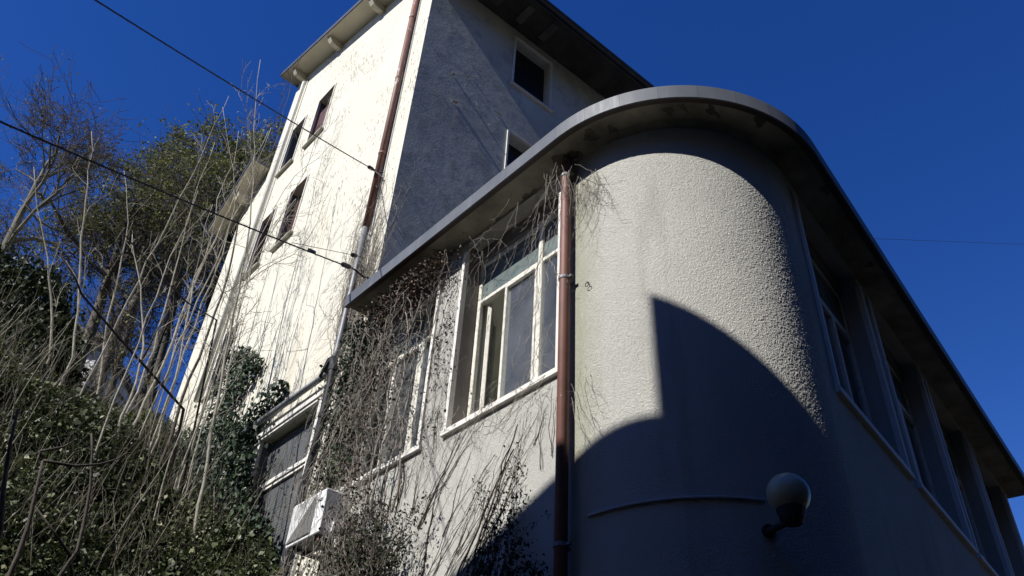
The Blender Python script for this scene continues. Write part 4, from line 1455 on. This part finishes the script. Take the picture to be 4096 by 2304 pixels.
# dry stalks
B = slope_points(12000, -3.2, 3.9, 7.3, 18.5, .6)
n = len(B)
dirs = nrng.normal(size=(n, 3)) * np.array([.55, .55, .3]) + np.array([.12, .1, .85])
dirs /= np.linalg.norm(dirs, axis=1, keepdims=True)
Ls = nrng.gamma(1.6, .22, (n, 1)) + .12
mid = B + dirs * Ls * .5 + nrng.normal(0, .02, (n, 3))
end = mid + (dirs + nrng.normal(0, .25, (n, 3))) * Ls * .5
rr = nrng.uniform(.0022, .0055, n)
segs = [(B[i], mid[i], rr[i], rr[i] * .8) for i in range(n)] + [(mid[i], end[i], rr[i] * .8, rr[i] * .5) for i in range(n)]
r1 = nrng.uniform(0, 1, n)
rl = list(np.concatenate([r1, r1]))
Bc = slope_points(2200, -3.0, 3.7, 7.4, 17, .3)
rgc = random.Random(9)
for b in Bc[:420]:                                   # long thin canes standing out of the leaves
    L = rgc.uniform(.7, 2.3) * rgc.uniform(.5, 1); d = nz((rgc.gauss(.10, .22), rgc.gauss(.06, .2), 1)); p = tuple(b); r = rgc.uniform(.0035, .0085); cc = rgc.uniform(.35, 1)
    for i in range(5):
        d = nz((d[0] + rgc.gauss(0, .07), d[1] + rgc.gauss(0, .07), d[2]))
        q = (p[0] + d[0] * L / 5, p[1] + d[1] * L / 5, p[2] + d[2] * L / 5)
        segs.append((p, q, r, r * .85)); rl.append(cc); r *= .85; p = q
        if i > 1 and rgc.random() < .35:
            e_ = child_dir(d, rgc.uniform(.4, .8), rgc); l = rgc.uniform(.1, .35)
            segs.append((q, (q[0] + e_[0] * l, q[1] + e_[1] * l, q[2] + e_[2] * l), r * .6, r * .35)); rl.append(cc)
st = tubes('dry_stalks', segs, M['litter'], None, 3, rl)
tag(st, 'pale dry stalks and twigs tangled in the brambles', 'dry stalks', kind='stuff')

# ---------- climbers on the walls
def creep(segs, Fm, u, z, du, dz, n, step, rg, r, dep0=-.012, wob=.35, lift=0.0, drift=(0, 0), twigp=.25, twl=.05, surf=None):
    """a stem wandering over a wall; surf maps (u, z, dep) to a point"""
    f = surf or Fm.p
    dep = dep0
    p = f(u, z, dep)
    pts = [(u, z, dep)]
    an = math.atan2(dz, du)
    for i in range(n):
        an += rg.gauss(0, wob)
        an += .25 * math.sin(math.atan2(dz, du) - an)
        st = step * rg.uniform(.6, 1.4)
        u += math.cos(an) * st + drift[0]; z += math.sin(an) * st + drift[1]
        dep = min(-.004, dep + rg.gauss(0, .006) - lift)
        q = f(u, z, dep)
        k = 1 - .55 * i / n
        segs.append((tuple(p), tuple(q), r * k, r * (k - .05)))
        p = q; pts.append((u, z, dep))
        if rg.random() < twigp:
            a2 = an + rg.choice((-1, 1)) * rg.uniform(.4, 1.2); l = twl * rg.uniform(.4, 1.6)
            t = f(u + math.cos(a2) * l, z + math.sin(a2) * l, dep - abs(rg.gauss(0, .02)))
            segs.append((tuple(q), tuple(t), r * .5, r * .3))
    return pts


def wall_surf(u, z, dep):
    """left wall continuing round the curved corner: u = distance along, falling past the corner"""
    if u >= CW[1]: return FL.p(u, z, dep)
    a = (CW[1] - u) / RW
    rr_ = RW - dep
    return np.array([CW[0] - rr_ * math.cos(a), CW[1] - rr_ * math.sin(a), z])


# 1. dense creeper smothering the far window
rg = random.Random(201)
cr = thing('creeper', (3.9, 7.0, 5.3), 'dense tangle of dry grey creeper hanging over the left window of the low wing', 'creeper')
segs = []; anchors = []
for k in range(115):
    u = rg.gauss(7.15, .52); z = rg.uniform(6.0, 7.8)
    if u < 6.15: u = 6.15 + rg.random() * .3
    if u > 7.6: u = 7.6 - rg.random() * .5
    pts = creep(segs, FL, u, z, rg.gauss(.25, .5), -1, rg.randint(8, 22), .07, rg, rg.uniform(.0022, .006), rg.uniform(-.26, -.03), .5, 0.002, twigp=.35, twl=.07)
    anchors += pts[::3]
for k in range(80):
    u = rg.uniform(6.1, 7.6); z = rg.uniform(5.4, 7.7)
    pts = creep(segs, FL, u, z, rg.gauss(0, 1), rg.gauss(0, .7), rg.randint(6, 14), .08, rg, rg.uniform(.002, .004), rg.uniform(-.3, -.08), .5, twigp=.3, twl=.07)
    anchors += pts[::3]
tubes('stems', segs, M['vine'], cr, 3)['kind'] = 'stuff'
for k in range(7):
    sg = []
    creep(sg, FL, rg.uniform(6.3, 7.7), rg.uniform(4.2, 4.9), rg.gauss(.1, .25), 1, rg.randint(26, 36), .085, rg, rg.uniform(.008, .014), rg.uniform(-.2, -.03), .22, twigp=0)
    mb = MB(); mb.tube([sg[0][0]] + [q[1] for q in sg], [q[2] for q in sg] + [sg[-1][3]], 6)
    mb.build('main_stem', M['vine'], cr, smooth=True)
C = []
for (u, z, dp_) in anchors:
    for _ in range(1):
        C.append(FL.p(u + rg.gauss(0, .05), z + rg.gauss(0, .05), dp_ + rg.gauss(0, .03)))
for k in range(900):
    u = rg.gauss(7.2, .4); z = rg.uniform(5.3, 7.85)
    if 6.0 < u < 7.75: C.append(FL.p(u, z, rg.uniform(-.28, -.02)))
for k in range(2600):
    u = rg.gauss(6.55, .35); z = 7.72 - abs(rg.gauss(0, .16))
    C.append(FL.p(u, z, rg.uniform(-.3, -.02)))
C = np.array(C)
V, F = leaf_quads(C, .034, nrng, up=.1, aspect=.7, fold=.5)
fast_mesh('withered_leaves', V, F, M['brown_leaf'], cr, nrng.beta(1.3, 1.8, len(F)))['kind'] = 'stuff'

# 2. mixed ivy curtain between black pipe and the air conditioner
iv = thing('ivy_curtain', (3.9, 8.0, 4.8), 'curtain of small green ivy and dead stems between black pipe and air conditioner', 'ivy')
segs = []; C = []
for k in range(130):
    u = rg.uniform(7.4, 7.85) + .3 * (rg.random() < .08); z = rg.uniform(6.0, 7.9)
    pts = creep(segs, FL, u, z, rg.gauss(0, .3), -1, rg.randint(8, 18), .07, rg, rg.uniform(.002, .0045), rg.uniform(-.2, -.04), .35, twigp=.3)
    for q in pts[::2]: C.append(FL.p(q[0] + rg.gauss(0, .05), q[1] + rg.gauss(0, .05), q[2] + rg.gauss(0, .03)))
tubes('stems', segs, M['vine'], iv, 3)['kind'] = 'stuff'
for k in range(3600):
    z = rg.uniform(4.3, 7.7); u = min(rg.gauss(7.62, .15), 7.80 + .3 * (rg.random() < .04))
    if 6.9 < u < 7.8 and z < 5.5: continue
    C.append(FL.p(u, z, rg.uniform(-.22, -.03)))
C = np.array(C)
V, F = leaf_quads(C, .046, nrng, up=.2, aspect=.8)
fast_mesh('leaves', V, F, M['ivy'], iv, nrng.beta(1.5, 2.0, len(F)))['kind'] = 'stuff'

# 2b. tangle round the right of the air conditioner
ta = thing('creeper', (3.85, 6.9, 4.3), 'tangled brown stems and dead leaves right of the air conditioner', 'creeper')
segs = []; C = []
for k in range(75):
    u = rg.gauss(6.84, .11); z = rg.uniform(4.7, 5.55)
    pts = creep(segs, FL, u, z, rg.gauss(0, .5), -1, rg.randint(8, 20), .06, rg, rg.uniform(.002, .005), rg.uniform(-.4, -.05), .5, twigp=.4, twl=.08)
    for q in pts:
        if q[0] < 6.98: C.append(FL.p(q[0] + rg.gauss(0, .04), q[1] + rg.gauss(0, .05), min(-.02, q[2] + rg.gauss(0, .05))))
for k in range(40):
    creep(segs, FL, rg.uniform(7.0, 7.75), rg.uniform(5.2, 5.6), rg.gauss(0, .4), -1, rg.randint(5, 14), .06, rg, rg.uniform(.0018, .0035), rg.uniform(-.47, -.42), .35, twigp=.3, twl=.06)
for k in range(60):
    creep(segs, FL, rg.uniform(6.8, 7.8), rg.uniform(4.5, 4.75), rg.gauss(0, .6), -1, rg.randint(6, 16), .06, rg, rg.uniform(.002, .004), rg.uniform(-.4, -.05), .5, twigp=.4, twl=.07)
tubes('stems', segs, M['vine'], ta, 3)['kind'] = 'stuff'
V, F = leaf_quads(np.array(C), .034, nrng, up=.1, aspect=.7, fold=.5)
fast_mesh('withered_leaves', V, F, M['brown_leaf'], ta, nrng.beta(1.3, 1.8, len(F)))['kind'] = 'stuff'

# 3. dry stems climbing the corner of the tall building beside its downpipe
vs = thing('creeper', (3.95, 8.1, 7.9), 'mat of grey creeper stems climbing the tall building corner beside its downpipe', 'creeper')
segs = []
for k in range(150):
    u = rg.uniform(7.74, 8.42); z = rg.uniform(7.4, 8.6)
    creep(segs, FL, u, z, rg.gauss(.0, .12), 1, rg.randint(10, 36), .07, rg, rg.uniform(.0025, .006), rg.uniform(-.05, -.01), .28, twigp=.4, twl=.08)
for k in range(70):
    u = rg.uniform(8.0, 8.6); z = rg.uniform(7.2, 10.3)
    creep(segs, FL, u, z, rg.uniform(.3, 1.2), rg.gauss(.1, .6), rg.randint(4, 11), .06, rg, rg.uniform(.0015, .003), rg.uniform(-.16, -.03), .4, twigp=.3, twl=.06)
tubes('stems', segs, M['vine'], vs, 3)['kind'] = 'stuff'

# 4. stems fanning up the low wing wall under the open window
fan = thing('creeper', (3.98, 6.0, 3.6), 'fan of thin dark creeper stems on the sunlit wall below the open window', 'creeper')
segs = []
def px_wall(x, y):
    d = ray(x * dsc, y * dsc); t = (3.985 - CAM[0]) / d[0]; p = CAM + d * t; return p[1], p[2]
fan_lines = [((1075, 1449), (1240, 1130)), ((1090, 1449), (1215, 1180)), ((1130, 1449), (1290, 1110)), ((1160, 1449), (1330, 1060)), ((1030, 1300), (1110, 1110)), ((1050, 1330), (1140, 1105)), ((1075, 1290), (1180, 1095)), ((1065, 1310), (1165, 1090)), ((1090, 1240), (1215, 1060)),
             ((1120, 1449), (1260, 1140)), ((1190, 1420), (1335, 1075)), ((1210, 1350), (1350, 1040)), ((1040, 1290), (1060, 1120)), ((1020, 1250), (1040, 1150)), ((960, 1290), (985, 1165)), ((975, 1300), (1010, 1150)), ((940, 1300), (960, 1180)), ((990, 1290), (1020, 1150)), ((1000, 1260), (1030, 1100)), ((1055, 1390), (1150, 1210)),
             ((1140, 1400), (1250, 1190)), ((1175, 1449), (1300, 1180)), ((1110, 1350), (1200, 1150)), ((1290, 1200), (1330, 1030)), ((1360, 1180), (1385, 1010)), ((1380, 1150), (1400, 980)), ((1340, 1120), (1380, 1000))]
for (a, b) in fan_lines:
    u0, z0 = px_wall(*a); u1, z1 = px_wall(*b)
    L = math.hypot(u1 - u0, z1 - z0); st = .06
    for rep in range(2):
        creep(segs, FL, u0 + rg.gauss(0, .03), z0, u1 - u0, z1 - z0, int(L / st), st, rg, rg.uniform(.002, .0048), -.012, .2, twigp=.4, twl=.045)
tubes('stems', segs, M['vine_dark'], fan, 3)['kind'] = 'stuff'
for (a, b) in (((1150, 1449), (1262, 1130)), ((1185, 1449), (1330, 1065)), ((1050, 1330), (1180, 1095)), ((1060, 1449), (1120, 1180)), ((955, 1449), (985, 1165))):
    u0, z0 = px_wall(*a); u1, z1 = px_wall(*b); L = math.hypot(u1 - u0, z1 - z0); sg = []
    creep(sg, FL, u0, z0, u1 - u0, z1 - z0, int(L / .07), .07, rg, rg.uniform(.007, .011), -.014, .17, twigp=0)
    mb = MB(); mb.tube([sg[0][0]] + [q[1] for q in sg], [q[2] for q in sg] + [sg[-1][3]], 6)
    mb.build('main_stem', M['vine_dark'], fan, smooth=True)

# 5. dry shoots hanging round the top of the brown downpipe and under the slab
hang = thing('creeper', (3.9, 4.1, 7.8), 'bare shoots hanging from the soffit round the top of the brown downpipe', 'creeper')
segs = []
for k in range(17):
    u = rg.gauss(4.08, .09); z = rg.uniform(7.6, 7.88)
    creep(segs, None, u, z, rg.gauss(0, .25), -1, rg.randint(9, 22), .055, rg, rg.uniform(.0016, .0036), rg.uniform(-.22, -.11), .25, twigp=.4, twl=.06, surf=wall_surf)
for k in range(34):
    u = rg.uniform(3.66, 4.0); z = rg.uniform(7.25, 7.6)
    creep(segs, None, u, z, rg.gauss(0, .3), -1, rg.randint(6, 16), .05, rg, rg.uniform(.0014, .003), rg.uniform(-.06, -.01), .4, twigp=.5, twl=.06, surf=wall_surf)
for k in range(8):
    creep(segs, None, rg.uniform(3.82, 4.0), rg.uniform(4.9, 5.35), rg.gauss(-.4, .2), -1, rg.randint(5, 9), .055, rg, rg.uniform(.0018, .0032), -.06, .3, twigp=.4, twl=.06, surf=wall_surf)
# long shoots along the soffit edge over the windows
for k in range(38):
    u = 4.25 + (k / 38) * 2.2 + rg.gauss(0, .08); z = rg.uniform(7.2, 7.85)
    creep(segs, FL, u, z, rg.gauss(.1, .5), -1, rg.randint(6, 18), .055, rg, rg.uniform(.0014, .003), rg.uniform(-.22, -.02), .3, twigp=.35, twl=.07)
for k in range(24):
    creep(segs, FL, rg.uniform(4.22, 4.55), rg.uniform(5.6, 7.6), rg.gauss(.1, .3), -1, rg.randint(8, 18), .055, rg, rg.uniform(.0018, .004), rg.uniform(-.05, -.01), .3, twigp=.4, twl=.06)
for k in range(34):
    creep(segs, FL, rg.uniform(4.25, 5.5), 5.55 + rg.gauss(0, .1), rg.gauss(.3, .6), -.6, rg.randint(5, 12), .05, rg, rg.uniform(.0018, .0035), rg.uniform(-.07, -.03), .4, twigp=.5, twl=.06)
tubes('stems', segs, M['vine'], hang, 3)['kind'] = 'stuff'
# stems and dry leaves between the two windows
mid_v = thing('creeper', (3.97, 5.95, 5.4), 'sparse creeper with small dark leaves on the wall between the two windows', 'creeper')
segs = []; C = []
for k in range(55):
    u = rg.uniform(5.74, 6.12); z = rg.uniform(5.6, 7.6)
    pts = creep(segs, FL, u, z, rg.gauss(0, .15), -1, rg.randint(8, 22), .055, rg, rg.uniform(.0014, .003), -.012, .3, twigp=.4)
    for q in pts:
        if rg.random() < .5 * (q[1] - 5.2) / 2: C.append(FL.p(q[0] + rg.gauss(0, .025), q[1] + rg.gauss(0, .025), q[2] - .01))
tubes('stems', segs, M['vine_dark'], mid_v, 3)['kind'] = 'stuff'
V, F = leaf_quads(np.array(C), .03, nrng, up=0, aspect=.75)
fast_mesh('leaves', V, F, M['brown_leaf'], mid_v, nrng.beta(1.2, 2.5, len(F)))['kind'] = 'stuff'


# 6. leafy shrubs at the foot of the sunlit wall
def leafy_shrub(label, base, tips_, nleaf, size, mat, seed, r=.008):
    rg = random.Random(seed)
    t_ = thing('shrub', tuple(base), label, 'shrub')
    segs = []; C = []
    for (tp, cnt, spr) in tips_:
        for k in range(cnt):
            p = np.array(base) + np.array([rg.gauss(0, .08), rg.gauss(0, .12), 0]); e_ = np.array(tp) + np.array([rg.gauss(0, spr * .5), rg.gauss(0, spr), rg.gauss(0, spr)])
            n = 9; prev = p
            for i in range(1, n + 1):
                s = i / n
                q = p + (e_ - p) * s + np.array([rg.gauss(0, .015), rg.gauss(0, .025), .18 * math.sin(s * 3.1) * rg.uniform(.2, 1)])
                segs.append((tuple(prev), tuple(q), r * (1.1 - s), r * (1.0 - s * .9)))
                if s > .3:
                    for _ in range(nleaf):
                        C.append(prev + (q - prev) * rg.random() + np.array([rg.gauss(0, .02), rg.gauss(0, .03), rg.gauss(0, .02)]))
                prev = q
    tubes('stems', segs, M['vine_dark'], t_, 4)['kind'] = 'stuff'
    V, F = leaf_quads(np.array(C), size, nrng, up=.25, aspect=.55)
    fast_mesh('leaves', V, F, M[mat], t_, nrng.beta(1.3, 2.0, len(F)))['kind'] = 'stuff'


def W(x, y, off=.12):
    u, z = px_wall(x, y); p = FL.p(u, z, -off); return p


leafy_shrub('small-leaved shrub sprawling against the sunlit wall right of the air conditioner', W(985, 1560, .3), [(W(1000, 1330, .25), 16, .16), (W(940, 1360, .3), 16, .16), (W(1060, 1380, .2), 10, .12), (W(1105, 1265, .15), 3, .03), (W(1090, 1300, .15), 3, .05), (W(900, 1400, .3), 12, .15), (W(985, 1270, .2), 5, .07)], 5, .034, 'shrub_leaf', 401)
leafy_shrub('narrow leafy sprig climbing the wall below the open window', W(1250, 1480, .15), [(W(1300, 1120, .06), 2, .02), (W(1310, 1180, .06), 4, .04), (W(1325, 1230, .06), 3, .03), (W(1200, 1220, .06), 2, .03), (W(1340, 1290, .08), 5, .06)], 4, .03, 'shrub_leaf', 402, .006)
leafy_shrub('shaded leafy shrub at the foot of the brown downpipe', W(1300, 1600, .25), [(W(1340, 1400, .2), 10, .12), (W(1260, 1420, .2), 8, .1), (W(1390, 1420, .15), 5, .08)], 5, .034, 'shrub_leaf', 403)

# 7. ivy on the cream wall: single large leaves plus the smaller rest
ivy = thing('ivy_plant', (3.95, 11.0, 5.5), 'glossy dark ivy climbing the cream wall left of the wide shuttered window', 'ivy')
poly = [(668, 905), (640, 880), (600, 895), (588, 940), (560, 1020), (530, 1080), (470, 1100), (450, 1240), (470, 1449), (720, 1449), (700, 1330), (660, 1290), (640, 1230), (655, 1140), (640, 1090), (590, 1085), (606, 1010), (640, 960), (672, 915)]
poly = [px_wall(*q) for q in poly]
poly2 = [px_wall(*q) for q in ((590, 1080), (650, 1040), (705, 985), (722, 960), (735, 975), (700, 1020), (665, 1060), (650, 1110), (600, 1120))]


def inside(pt, pl):
    x, y = pt; c = False; n = len(pl)
    for i in range(n):
        x1, y1 = pl[i]; x2, y2 = pl[(i + 1) % n]
        if (y1 > y) != (y2 > y) and x < (x2 - x1) * (y - y1) / (y2 - y1) + x1: c = not c
    return c


us = [q[0] for q in poly]; zs = [q[1] for q in poly]
rg = random.Random(55)
pts = []
while len(pts) < 7200:
    q = (rg.uniform(min(us), max(us)), rg.uniform(min(zs), max(zs)))
    if inside(q, poly):
        pts.append(q)
for k in range(420):
    q = (rg.uniform(8.4, 12), rg.uniform(6, 9.3))
    if inside(q, poly2): pts.append(q)
while sum(1 for _ in pts) < 7900:
    q = (rg.uniform(8.4, 12), rg.uniform(6, 9.5))
    if inside(q, poly2): pts.append(q)
for k in range(260):                              # strays across the shutter and trim
    pts.append((rg.gauss(10.15, .25), rg.uniform(4.6, 7.2)))
C = np.array([FL.p(u, z, -.02 - abs(rg.gauss(0, .13))) for (u, z) in pts])
# nearest ones to the camera as single leaves
dist = np.linalg.norm(C - CAM, axis=1) - 3.0 * (4 - C[:, 0])
vis = in_frame(C, .0)
order = np.argsort(dist + np.where(vis, 0, 100))
lead = order[:300]; rest = order[300:]
lm = bpy.data.meshes.new('leaf')
ol = [(0, 0), (.32, -.06), (.5, .22), (.33, .33), (.36, .58), (.14, .6), (0, 1.0), (-.14, .6), (-.36, .58), (-.33, .33), (-.5, .22), (-.32, -.06)]
vv = [(x, y - .35, .12 * abs(x) - .1 * (y - .4) ** 2) for x, y in ol] + [(0, .0, 0.0)]
ff = [(i, (i + 1) % 12, 12) for i in range(12)]
lm.from_pydata([(x * .085, y * .085, z * .085) for x, y, z in vv], [], ff)
lm.update()
M_leaf1, t, b = new_mat('single_ivy_leaf')
oi = nd(t, 'ShaderNodeObjectInfo')
t.links.new(ramp(t, oi.outputs['Random'], [(0, (.012, .028, .012)), (.6, (.03, .055, .028)), (1, (.07, .10, .045))]), b.inputs['Base Color'])
b.inputs['Roughness'].default_value = .5
b.inputs['Specular IOR Level'].default_value = .3
for i in lead:
    o = link_mesh('leaf', lm, M_leaf1, ivy)
    o.location = C[i] - ORIG[ivy.name] + np.array([-.03, 0, 0])
    nv = Vector((-1 + rg.gauss(0, .3), rg.gauss(-.2, .45), rg.gauss(.35, .4))).normalized()
    o.rotation_euler = (nv.to_track_quat('Z', 'Y') @ Matrix.Rotation(rg.gauss(3.14, .8), 3, 'Z').to_quaternion()).to_euler()
    k = rg.uniform(.7, 1.25); o.scale = (k, k, k)
V, F = leaf_quads(C[rest], .07, nrng, up=.3, aspect=.95, nrm=(-1.2, -.2, 0), spread=.6)
lf = fast_mesh('leaves', V, F, M['ivy'], ivy, nrng.beta(1.7, 1.8, len(F))); lf['kind'] = 'stuff'
segs = []
for k in range(60):
    q = pts[rg.randrange(7000)]
    creep(segs, FL, q[0], q[1] - .6, rg.gauss(-.1, .3), 1, rg.randint(8, 20), .08, rg, rg.uniform(.004, .008), -.015, .25, twigp=.2)
tubes('stems', segs, M['vine_dark'], ivy, 4)['kind'] = 'stuff'

# trees the right-hand windows face, outside the frame, added tall to cut skylight
for k, (x, y, h, r) in enumerate(((2.5, -7.5, 17, 2.9), (7.2, -6.6, 18, 3.0), (12.2, -6.9, 18, 3.1), (17.5, -7.4, 18, 3.0), (23, -9.0, 17, 3.1))):
    et = thing('shade_evergreen', (x, y, 0), ['unseen evergreen added behind the viewer to cut sky light', 'unseen dense evergreen added facing the rounded corner to cut sky light', 'unseen dense evergreen added facing the first shaded window to cut sky light', 'unseen dense evergreen added facing the second shaded window to cut sky light', 'unseen evergreen added facing the far end of the low wing to cut sky light'][k], 'tree', 'unseen evergreens added to cut sky light')
    mb = MB(); mb.tube([(x, y, -.2), (x + .1, y, h * .4), (x, y + .1, h * .9)], [.28, .2, .04], 9); mb.build('trunk', M['bark'], et, smooth=True)
    n_ = 14000
    zz_ = nrng.uniform(.12, 1, n_); an_ = nrng.uniform(0, 6.283, n_)
    prof = r * (1 - .6 * zz_ ** 3) * (1 + .2 * np.sin(an_ * 5 + zz_ * 20)) * nrng.uniform(.3, 1, n_) ** .5
    C = np.stack([x + prof * np.cos(an_), y + prof * np.sin(an_), h * zz_], 1)
    V, F = leaf_quads(C, .36, nrng, up=.4, aspect=.7)
    fast_mesh('crown', V, F, M['evergreen'], et, nrng.beta(1.6, 2.2, len(F)))['kind'] = 'stuff'

# ------------------------------------------------------------------ house opposite, outside the frame, whose roofline shades the low wing
op = thing('opposite_house', (-5.5, -3.0, 0), 'plain rendered house standing opposite across the lane', 'house')
XO = -2.5
zt_ = 11.38
mb = MB()
mb.box(-9.5, XO, -22, 2.6, 0, zt_ - .003)
yt, ztp = 3.345, 11.53
mb.hexa([(-9.4, 2.601, 0), (XO, 2.601, 0), (XO, 3.10, 0), (-9.4, 3.10, 0), (-9.4, 2.601, 10.1), (XO, 2.601, 10.1), (XO, 3.10, 10.1), (-9.4, 3.10, 10.1)])
mb.hexa([(-9.4, 2.601, 10.101), (XO, 2.601, 10.101), (XO, 3.115, 10.101), (-9.4, 3.115, 10.101), (-9.4, 2.601, zt_), (XO, 2.601, zt_), (XO, yt, ztp), (-9.4, yt, ztp)])
mb.build('wall', M['opposite'], op)
mb = MB(); mb.box(-9.9, XO + .002, -22.3, 2.6, zt_ + .003, zt_ + .12)
mb.hexa([(-9.9, 2.601, zt_ + .003), (XO + .002, 2.601, zt_ + .003), (XO + .002, yt, ztp + .003), (-9.9, yt, ztp + .003), (-9.9, 2.601, zt_ + .12), (XO + .002, 2.601, zt_ + .12), (XO + .002, yt, ztp + .12), (-9.9, yt, ztp + .12)])
mb.build('roof', M['tile'], op)
mb = MB()
zA_, zB_, yB_ = 10.46, 9.14, 6.6
mb.hexa([(-7.5, 2.9, 0), (XO - .01, 2.9, 0), (XO - .01, yB_, 0), (-7.5, yB_, 0), (-7.5, 2.9, zA_ + .15), (XO - .01, 2.9, zA_ + .15), (XO - .01, yB_, zB_), (-7.5, yB_, zB_)])
mb.build('side_wall', M['opposite'], op)
mb = MB()
mb.hexa([(-7.6, 2.9, zA_ + .155), (XO + .02, 2.9, zA_ + .155), (XO + .02, yB_ + .1, zB_ - .035), (-7.6, yB_ + .1, zB_ - .035), (-7.6, 2.9, zA_ + .24), (XO + .02, 2.9, zA_ + .24), (XO + .02, yB_ + .1, zB_ + .05), (-7.6, yB_ + .1, zB_ + .05)])
mb.build('side_roof', M['tile'], op)
for k in range(4):
    for z in (2.0, 5.2, 8.6):
        mb = MB(); y = -16 + k * 4.6
        mb.box(XO + .001, XO + .03, y, y + 1.1, z, z + 1.6)
        wn = mb.build('window', M['frame'], op)
        mb = MB(); mb.box(XO + .031, XO + .036, y + .07, y + 1.03, z + .07, z + 1.53)
        mb.build('pane', M['shutter_dark'], wn)

tot = 0
for o in bpy.data.objects:
    if o.type == 'MESH': tot += sum(max(1, len(p.vertices) - 2) for p in o.data.polygons) if len(o.data.polygons) < 5000 else len(o.data.polygons) * 2
print('triangles about', tot, 'objects', len(bpy.data.objects))
